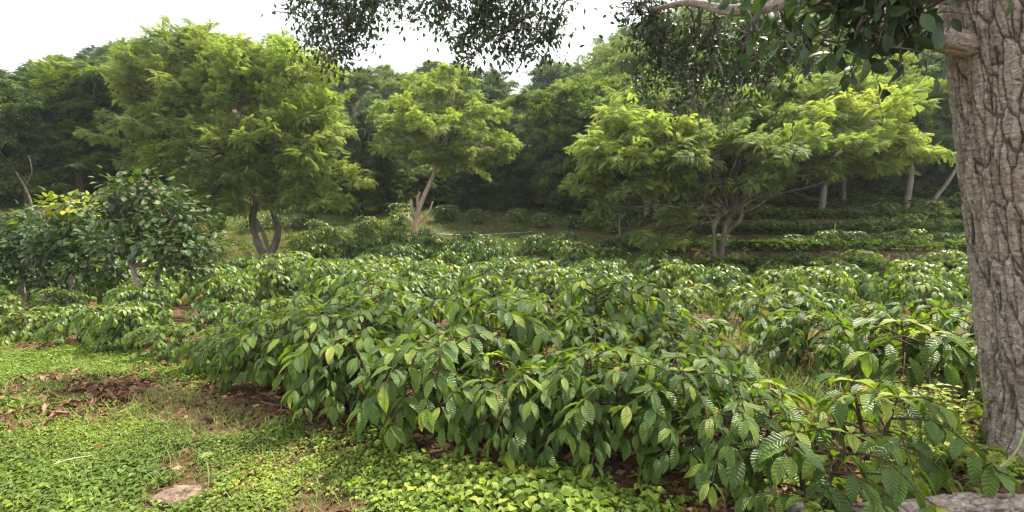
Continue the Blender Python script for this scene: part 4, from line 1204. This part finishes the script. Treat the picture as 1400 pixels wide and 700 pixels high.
# grass in the gaps on the trunk side of the field
xs_, ys_ = [], []
for (px, py, n, sx) in [(1030, 520, 900, .5), (1090, 430, 1300, .9), (1010, 470, 700, .6), (1180, 440, 900, .8), (1240, 580, 350, .3), (1280, 545, 300, .25), (1100, 560, 300, .4), (720, 560, 250, .3), (1000, 610, 60, .3), (1140, 400, 900, .9), (1240, 640, 120, .2), (1060, 400, 800, .9)]:
    c = G(px, py); xs_.append(c[0] + g.normal(size=n) * sx); ys_.append(c[1] + g.normal(size=n) * sx * .8)
x2 = np.concatenate(xs_); y2 = np.concatenate(ys_)
for (xx, yy, l0, w, t0) in [(x, y, .085, .045, .35), (x2, y2, .20, .028, .42)]:
    n = len(xx)
    tt = np.clip(t0 + .22 * g.normal(size=n), 0, 1)
    stamp(b, blade_tpl(w, .6), np.stack([xx, yy, H0(xx, yy) - .01], -1), yaw_frames(g.random(n) * 6.28, g, .25), l0 * (.6 + .9 * g.random(n)), tt)
tag(link('grass', b.mesh('grass', M['grass'], smooth=False)), 'thin grass blades growing in tufts among the ground cover and row gaps', 'grass', kind='stuff')

# low growth on terraces, slopes and forest floor
b = Buf()
g = np.random.default_rng(1301)
n = 84000
y = 11.2 + 24 * g.random(n) ** 1.35; x = (g.random(n) * 2 - 1) * (y * 1.08)
u = x / y
east = sst(2.0, 4.2, x - .1 * y)
east = east * (y < 25)
p = (.35 + .4 * (y > 23)) * (y > 13.5) * (1 - east) + .95 * east
q_ = (np.clip(y, 11.5, 24) - 11.5) * .235 / .43; fr_ = q_ - np.floor(q_)
rise = np.maximum(sst(.80, .9, fr_), 1 - sst(.12, .34, fr_))
p = p * (1 - east * (1 - rise) * .62)
rise_e = 1 - east * (1 - rise)
p = p * (.35 + sst(-.12, .12, fbm(x * .8, y * .8, 33, 3)))
k = g.random(n) < p; x, y, east, rise_e = x[k], y[k], east[k], rise_e[k]
n = len(x)
stamp(b, cover_tpl(6, 33), np.stack([x, y, H0(x, y)], -1), yaw_frames(g.random(n) * 6.28, g, .35), (.10 + .14 * east * rise_e + .12 * (y > 24)) * (.6 + .8 * g.random(n)), np.clip(.42 + .5 * fbm(x * .6, y * .6, 35, 3) + .15 * g.normal(size=n) + .12 * (1 - east), 0, 1))
tag(link('undergrowth', b.mesh('undergrowth', M['under'], smooth=False)), 'low dark creeping undergrowth covering the terraces and the slope', 'undergrowth', kind='stuff')
b = Buf(); n = 9000
y = 13.5 + 10 * g.random(n); x = (-.62 + .45 * g.random(n)) * y
stamp(b, blade_tpl(.05, .7), np.stack([x, y, H0(x, y)], -1), yaw_frames(g.random(n) * 6.28, g, .3), .16 * (.6 + .9 * g.random(n)), np.clip(.5 + .6 * fbm(x * .7, y * .7, 37, 3) + .2 * g.normal(size=n), 0, 1))
tag(link('dry_grass', b.mesh('dry_grass', M['grass'], smooth=False)), 'dry yellowish grass on the slope around the feathery tree', 'grass', kind='stuff')

# litter under the rows
b = Buf(); g = np.random.default_rng(1401)
x, y = scatter(24000, -7, 4.5, 2.0, 8, g)
fd = front_dist(x, y)
k = (fd < .45) & (g.random(len(x)) < .25 + .75 * sst(-1.6, -.1, fd)); k |= (g.random(len(x)) < .36)
x, y = x[k], y[k]; n = len(x)
tp = leaf_tpl(3, .45, .5, 1.3, half=1)
stamp(b, tp, np.stack([x, y, H0(x, y) + .012 * g.random(n) + .004], -1), yaw_frames(g.random(n) * 6.28, g, .45), .06 + .07 * g.random(n), np.clip(.15 + .5 * g.random(n) ** 1.5 + .15 * g.normal(size=n), 0, 1))
for (px, py, n_, sx) in [(1000, 590, 160, .25), (900, 560, 120, .3), (730, 560, 120, .25), (640, 600, 90, .2), (1040, 690, 160, .3), (960, 560, 120, .3)]:
    c = G(px, py); x = c[0] + g.normal(size=n_) * sx; y = c[1] + g.normal(size=n_) * sx
    stamp(b, tp, np.stack([x, y, H0(x, y) + .02 * g.random(n_)], -1), yaw_frames(g.random(n_) * 6.28, g, .5), .08 + .07 * g.random(n_), .65 + .3 * g.random(n_))
for i in range(420):
    px_, py_ = scatter(1, -6, 3.4, 2.1, 6.5, g)
    if len(px_) == 0 or front_dist(px_, py_)[0] > .5: continue
    a = g.random() * 6.28; l = .08 + .30 * g.random(); c = np.array([px_[0], py_[0]])
    pts = [(c[0] + math.cos(a + .3 * s_) * l * s_, c[1] + math.sin(a + .3 * s_) * l * s_) for s_ in (0, .5, 1)]
    tube(b, curve([(p_[0], p_[1], H(*p_) + .012 + .02 * g.random()) for p_ in pts], 5), np.linspace(.004, .002, 5), 3, tint=.3 + .6 * g.random())
tag(link('leaf_litter', b.mesh('leaf_litter', M['litter'])), 'brown dry leaves and twigs littering the soil under the coffee rows', 'leaf litter', kind='stuff')

# ------------------------------------------------------------------ single things on the ground
def dry_frond(px, py, length, rz, seed, label):
    c = G(px, py); g = np.random.default_rng(seed)
    t = empty('dry_frond', c, rz); tag(t, label, 'dry leaf', 'dry fronds lying on the ground cover')
    b = Buf(); L = length * .8
    P = curve([(-L / 2, 0, .02), (-L * .15, .05 * g.normal(), .05 + .03 * g.random()), (L * .2, .06 * g.normal(), .035), (L / 2, .02, .015)], 12)
    tube(b, P, np.linspace(.006, .003, 12), 5, tint=.3); link('midrib', b.mesh('midrib', M['litter']), t)
    tp = leaf_tpl(6, .24, 1.1, 1.6, wav=.09, half=1)
    me = [Buf().add(tp[0], tp[1], tp[2] + [0, 0, q]).mesh('leaflet', M['litter']) for q in (.25, .45, .7)]
    for k in range(75):
        p = P[int(g.integers(0, 12))] * [1, 1, .5] + g.normal(size=3) * [.07, .09, .008]; s_ = 1 if k % 2 else -1
        d = np.array([.5 + .5 * g.normal(), s_ * (.7 + .3 * g.random()), .35 * g.normal()])
        Mx = frames(np.array([d]), np.array([[g.normal() * .5, g.normal() * .5, 1.]]))[0]
        o = link('leaflet', me[int(g.integers(0, 3))], t)
        o.matrix_local = Matrix.Translation(Vector(p)) @ Matrix(Mx.tolist()).to_4x4() @ Matrix.Scale(float(.08 + .12 * g.random()), 4)
for a in [(70, 520, .55, .4, 1, 'curled brown dry frond, smallest of the pile and highest up the strip'), (40, 543, .7, .1, 2, 'flat pale brown dry frond at the outer edge of the pile'),
          (120, 530, .8, 2.6, 3, 'reddish brown crumpled dry frond in the middle of the pile'), (150, 535, .6, .9, 4, 'dark brown dry frond overlapping the crumpled one'),
          (90, 560, .9, .35, 5, 'long tan dry frond lying along the lower side of the pile'), (20, 578, .9, .25, 6, 'pale straw coloured dry frond reaching the frame edge'),
          (200, 508, .6, 1.3, 7, 'reddish dry frond lying under the coffee bush near the pile'), (130, 550, .5, 2.0, 8, 'short curled dry frond standing up from the pile')]:
    dry_frond(*a)

def stone(px, py, sx, sy, sz_, rz, label, seed, mat, name='stone'):
    c = G(px, py)
    n, m = 22, 32
    th = np.linspace(0, math.pi, n)[:, None]; ph = np.linspace(0, 2 * math.pi, m, endpoint=False)[None]
    X = np.sin(th) * np.cos(ph); Y = np.sin(th) * np.sin(ph); Z = np.cos(th) + 0 * ph
    r = 1 + .35 * fbm(X * 1.6 + seed, Y * 1.6 + Z, seed, 4) + .5 * fbm(X * 5, Z * 7 + Y * 4, seed + 5, 4)
    Zs = np.sign(Z) * np.abs(Z) ** .7
    V = np.stack([X * r * sx, Y * r * sy, Zs * r * sz_], -1).reshape(-1, 3)
    i = np.arange(n - 1)[:, None] * m; j = np.arange(m)[None]; j2 = (j + 1) % m
    Q = np.stack([i + j, i + m + j, i + m + j2, i + j2], -1).reshape(-1, 4)
    o = link(name, Buf().add(V, Q).mesh(name, mat)); o.location = (c[0], c[1], c[2] + sz_ * .12); o.rotation_euler = (.05, 0, rz)
    tag(o, label, 'stone')
stone(243, 682, .13, .085, .04, .25, 'flat brown stone half sunk in the bare patch of ground cover', 3, M['stone'])
stone(143, 690, .022, .018, .012, .1, 'small whitish pebble near the frame bottom', 8, M['pole'], 'pebble')

# spindly seedling with a yellow tuft
c = G(283, 674)
t = empty('seedling', c); tag(t, 'thin upright seedling with a small yellow tuft beside the flat stone', 'seedling')
b = Buf(); tube(b, curve([(0, 0, -.02), (.018, 0, .10), (.0, .01, .22)], 8), np.linspace(.004, .002, 8), 5); link('stem', b.mesh('stem', M['stake']), t)
tp = leaf_tpl(3, .30, .3, .7, half=1); me = Buf().add(tp[0], tp[1], tp[2] + [0, 0, .55]).mesh('leaf', M['grass'])
for k in range(9):
    a = k * 2.4; d = np.array([[math.cos(a), math.sin(a), .5]])
    o = link('leaf', me, t); o.matrix_local = Matrix.Translation((0, .01, .22)) @ Matrix(frames(d, np.array([[0, 0, 1.]]))[0].tolist()).to_4x4() @ Matrix.Scale(.042, 4)

# pale pole slung in front of the dark hollow
def slender(name, pts, r, mat, label, cat, n=24, ns=8):
    P = curve(pts, n); base = P[0]
    b = Buf(); tube(b, P - base, r, ns, bump=.03); o = link(name, b.mesh(name, M[mat])); o.location = base
    tag(o, label, cat); return o
slender('pole', [W(571, 318, 18.1), W(620, 321, 18.4), W(660, 321, 18.8), (W(727, 317, 19.4))], .018, 'pole', 'thin pale blue green pipe running from the pruned trunk towards the dark hollow', 'pole')
s0 = GX(1141, 15.6)
slender('stake', [s0 - [0, 0, .1], s0 + [0, 0, .4], s0 + [.01, 0, .85]], .014, 'stake', 'slim upright bamboo stake on the lowest terrace', 'stake')
c1, c2 = G(385, 560), G(440, 590)
slender('fallen_stick', [c1 + [0, 0, .05], (c1 + c2) / 2 + [0, 0, .04], c2 + [0, 0, .02]], .008, 'twig', 'dark fallen stick lying at the foot of a coffee bush', 'stick')
c1, c2 = G(60, 645), G(128, 628)
slender('dry_stick', [c1 + [0, 0, .02], (c1 + c2) / 2 + [0, 0, .035], c2 + [0, 0, .02]], .005, 'stake', 'pale dry stick lying on the open ground cover', 'stick')
slender('vine', [W(1402, 585, 2.75), W(1392, 612, 2.7), W(1375, 632, 2.68), W(1350, 648, 2.65), W(1335, 656, 2.7)], .006, 'vine', 'thin green vine arching down from the bark trunk', 'vine')
slender('vine', [W(1404, 640, 2.8), W(1390, 622, 2.85), W(1376, 640, 2.8), W(1388, 664, 2.7), W(1402, 655, 2.7)], .004, 'bark', 'brown curly vine loop low at the bark trunk', 'vine')

# log across the near corner
a_, b_ = GX(1105, 2.45), GX(1490, 2.5)
P = curve([a_ + [0, 0, .03], (a_ + b_) / 2 + [0, 0, .05], b_ + [0, 0, .05]], 160)
T = nrm(np.gradient(P, axis=0)); X = nrm(np.cross(T, [0, 0, 1.])); Yv = np.cross(X, T)
ns = 60; a = np.arange(ns) * 2 * math.pi / ns; Lc = np.linspace(0, 1.5, 160)
AA, LL = np.meshgrid(a, Lc)
hh, ff, pp = bark_field(AA / (2 * math.pi) * 9, LL, 9)
rr = .085 + hh * .7 + .02 * np.sin(LL * 5 + AA) * 1
rr[0] *= .2; rr[1] *= .7
V = P[:, None] + rr[..., None] * (np.cos(AA)[..., None] * X[:, None] + np.sin(AA)[..., None] * Yv[:, None]) - a_
i = np.arange(159)[:, None] * ns; j = np.arange(ns)[None]; j2 = (j + 1) % ns
o = link('fallen_log', Buf().add(V.reshape(-1, 3), np.stack([i + j, i + j2, i + ns + j2, i + ns + j], -1).reshape(-1, 4), np.stack([ff, LL, pp], -1).reshape(-1, 3)).mesh('fallen_log', M['bigbark']))
o.location = a_; tag(o, 'mottled rough log lying in front of the big bark trunk', 'log')

# small yellow-green weed shrub against the trunk
def weed_shrub(px, py, h, label, seed):
    c = G(px, py); t = empty('weed_shrub', c); tag(t, label, 'shrub'); g = np.random.default_rng(seed)
    sb = Buf(); fb = Buf(); P = []; D = []
    for k in range(9):
        a = g.random() * 6.28; e = np.array([math.cos(a) * .25 * h * 1.6, math.sin(a) * .2, h * (.6 + .5 * g.random())])
        C = curve([(0, 0, 0), e * [.4, .4, .6], e], 10); tube(sb, C, np.linspace(.005, .002, 10), 4)
        for q in range(3, 10):
            for s_ in (-1, 1): P.append(C[q]); D.append(nrm(np.array([s_ * .8, g.normal() * .4, .2 + .2 * g.normal()])))
    P = np.array(P); D = np.array(D); n = len(P)
    stamp(fb, leaf_tpl(2, .5, .2, .4, half=1), P, frames(D, np.array([0, -.3, 1.]) + g.normal(size=(n, 3)) * .3), .045 + .03 * g.random(n), np.clip(.7 + .2 * g.normal(size=n), 0, 1))
    link('stem', sb.mesh('stem', M['twig']), t); link('foliage', fb.mesh('foliage', M['cover']), t, kind='stuff')
weed_shrub(1298, 600, .38, 'small yellow green weed shrub close beside the big bark trunk', 1)
weed_shrub(1250, 560, .30, 'wispy yellow green weed between the coffee bushes by the trunk', 2)
weed_shrub(1330, 655, .22, 'low weed with fine leaves between the log and the trunk', 3)
weed_shrub(960, 545, .30, 'fine leaved weed in the gap behind the near coffee row', 4)

# ------------------------------------------------------------------ thin haze between the near rows and the hill
hz = bpy.data.meshes.new('haze')
x0, x1, y0, y1, z0, z1 = -150, 150, -20, 160, -40, 60
hz.from_pydata([(x0, y0, z0), (x1, y0, z0), (x1, y1, z0), (x0, y1, z0), (x0, y0, z1), (x1, y0, z1), (x1, y1, z1), (x0, y1, z1)], [],
               [(0, 3, 2, 1), (4, 5, 6, 7), (0, 1, 5, 4), (1, 2, 6, 5), (2, 3, 7, 6), (3, 0, 4, 7)])
m, N, L = newmat('thin_haze'); out = node(N, 'OutputMaterial'); pv = node(N, 'VolumePrincipled')
pv.inputs['Color'].default_value = (.86, .93, 1, 1); pv.inputs['Density'].default_value = .0007; pv.inputs['Anisotropy'].default_value = .3
L.new(pv.outputs[0], out.inputs['Volume']); hz.materials.append(m)
HAZE = True
if HAZE: tag(link('haze', hz), 'thin pale haze in the air over the valley', 'haze', kind='stuff')
tris = sum(len(me.loops) - 2 * len(me.polygons) for me in bpy.data.meshes)
print('triangles in unique meshes', tris, 'objects', len(bpy.data.objects))
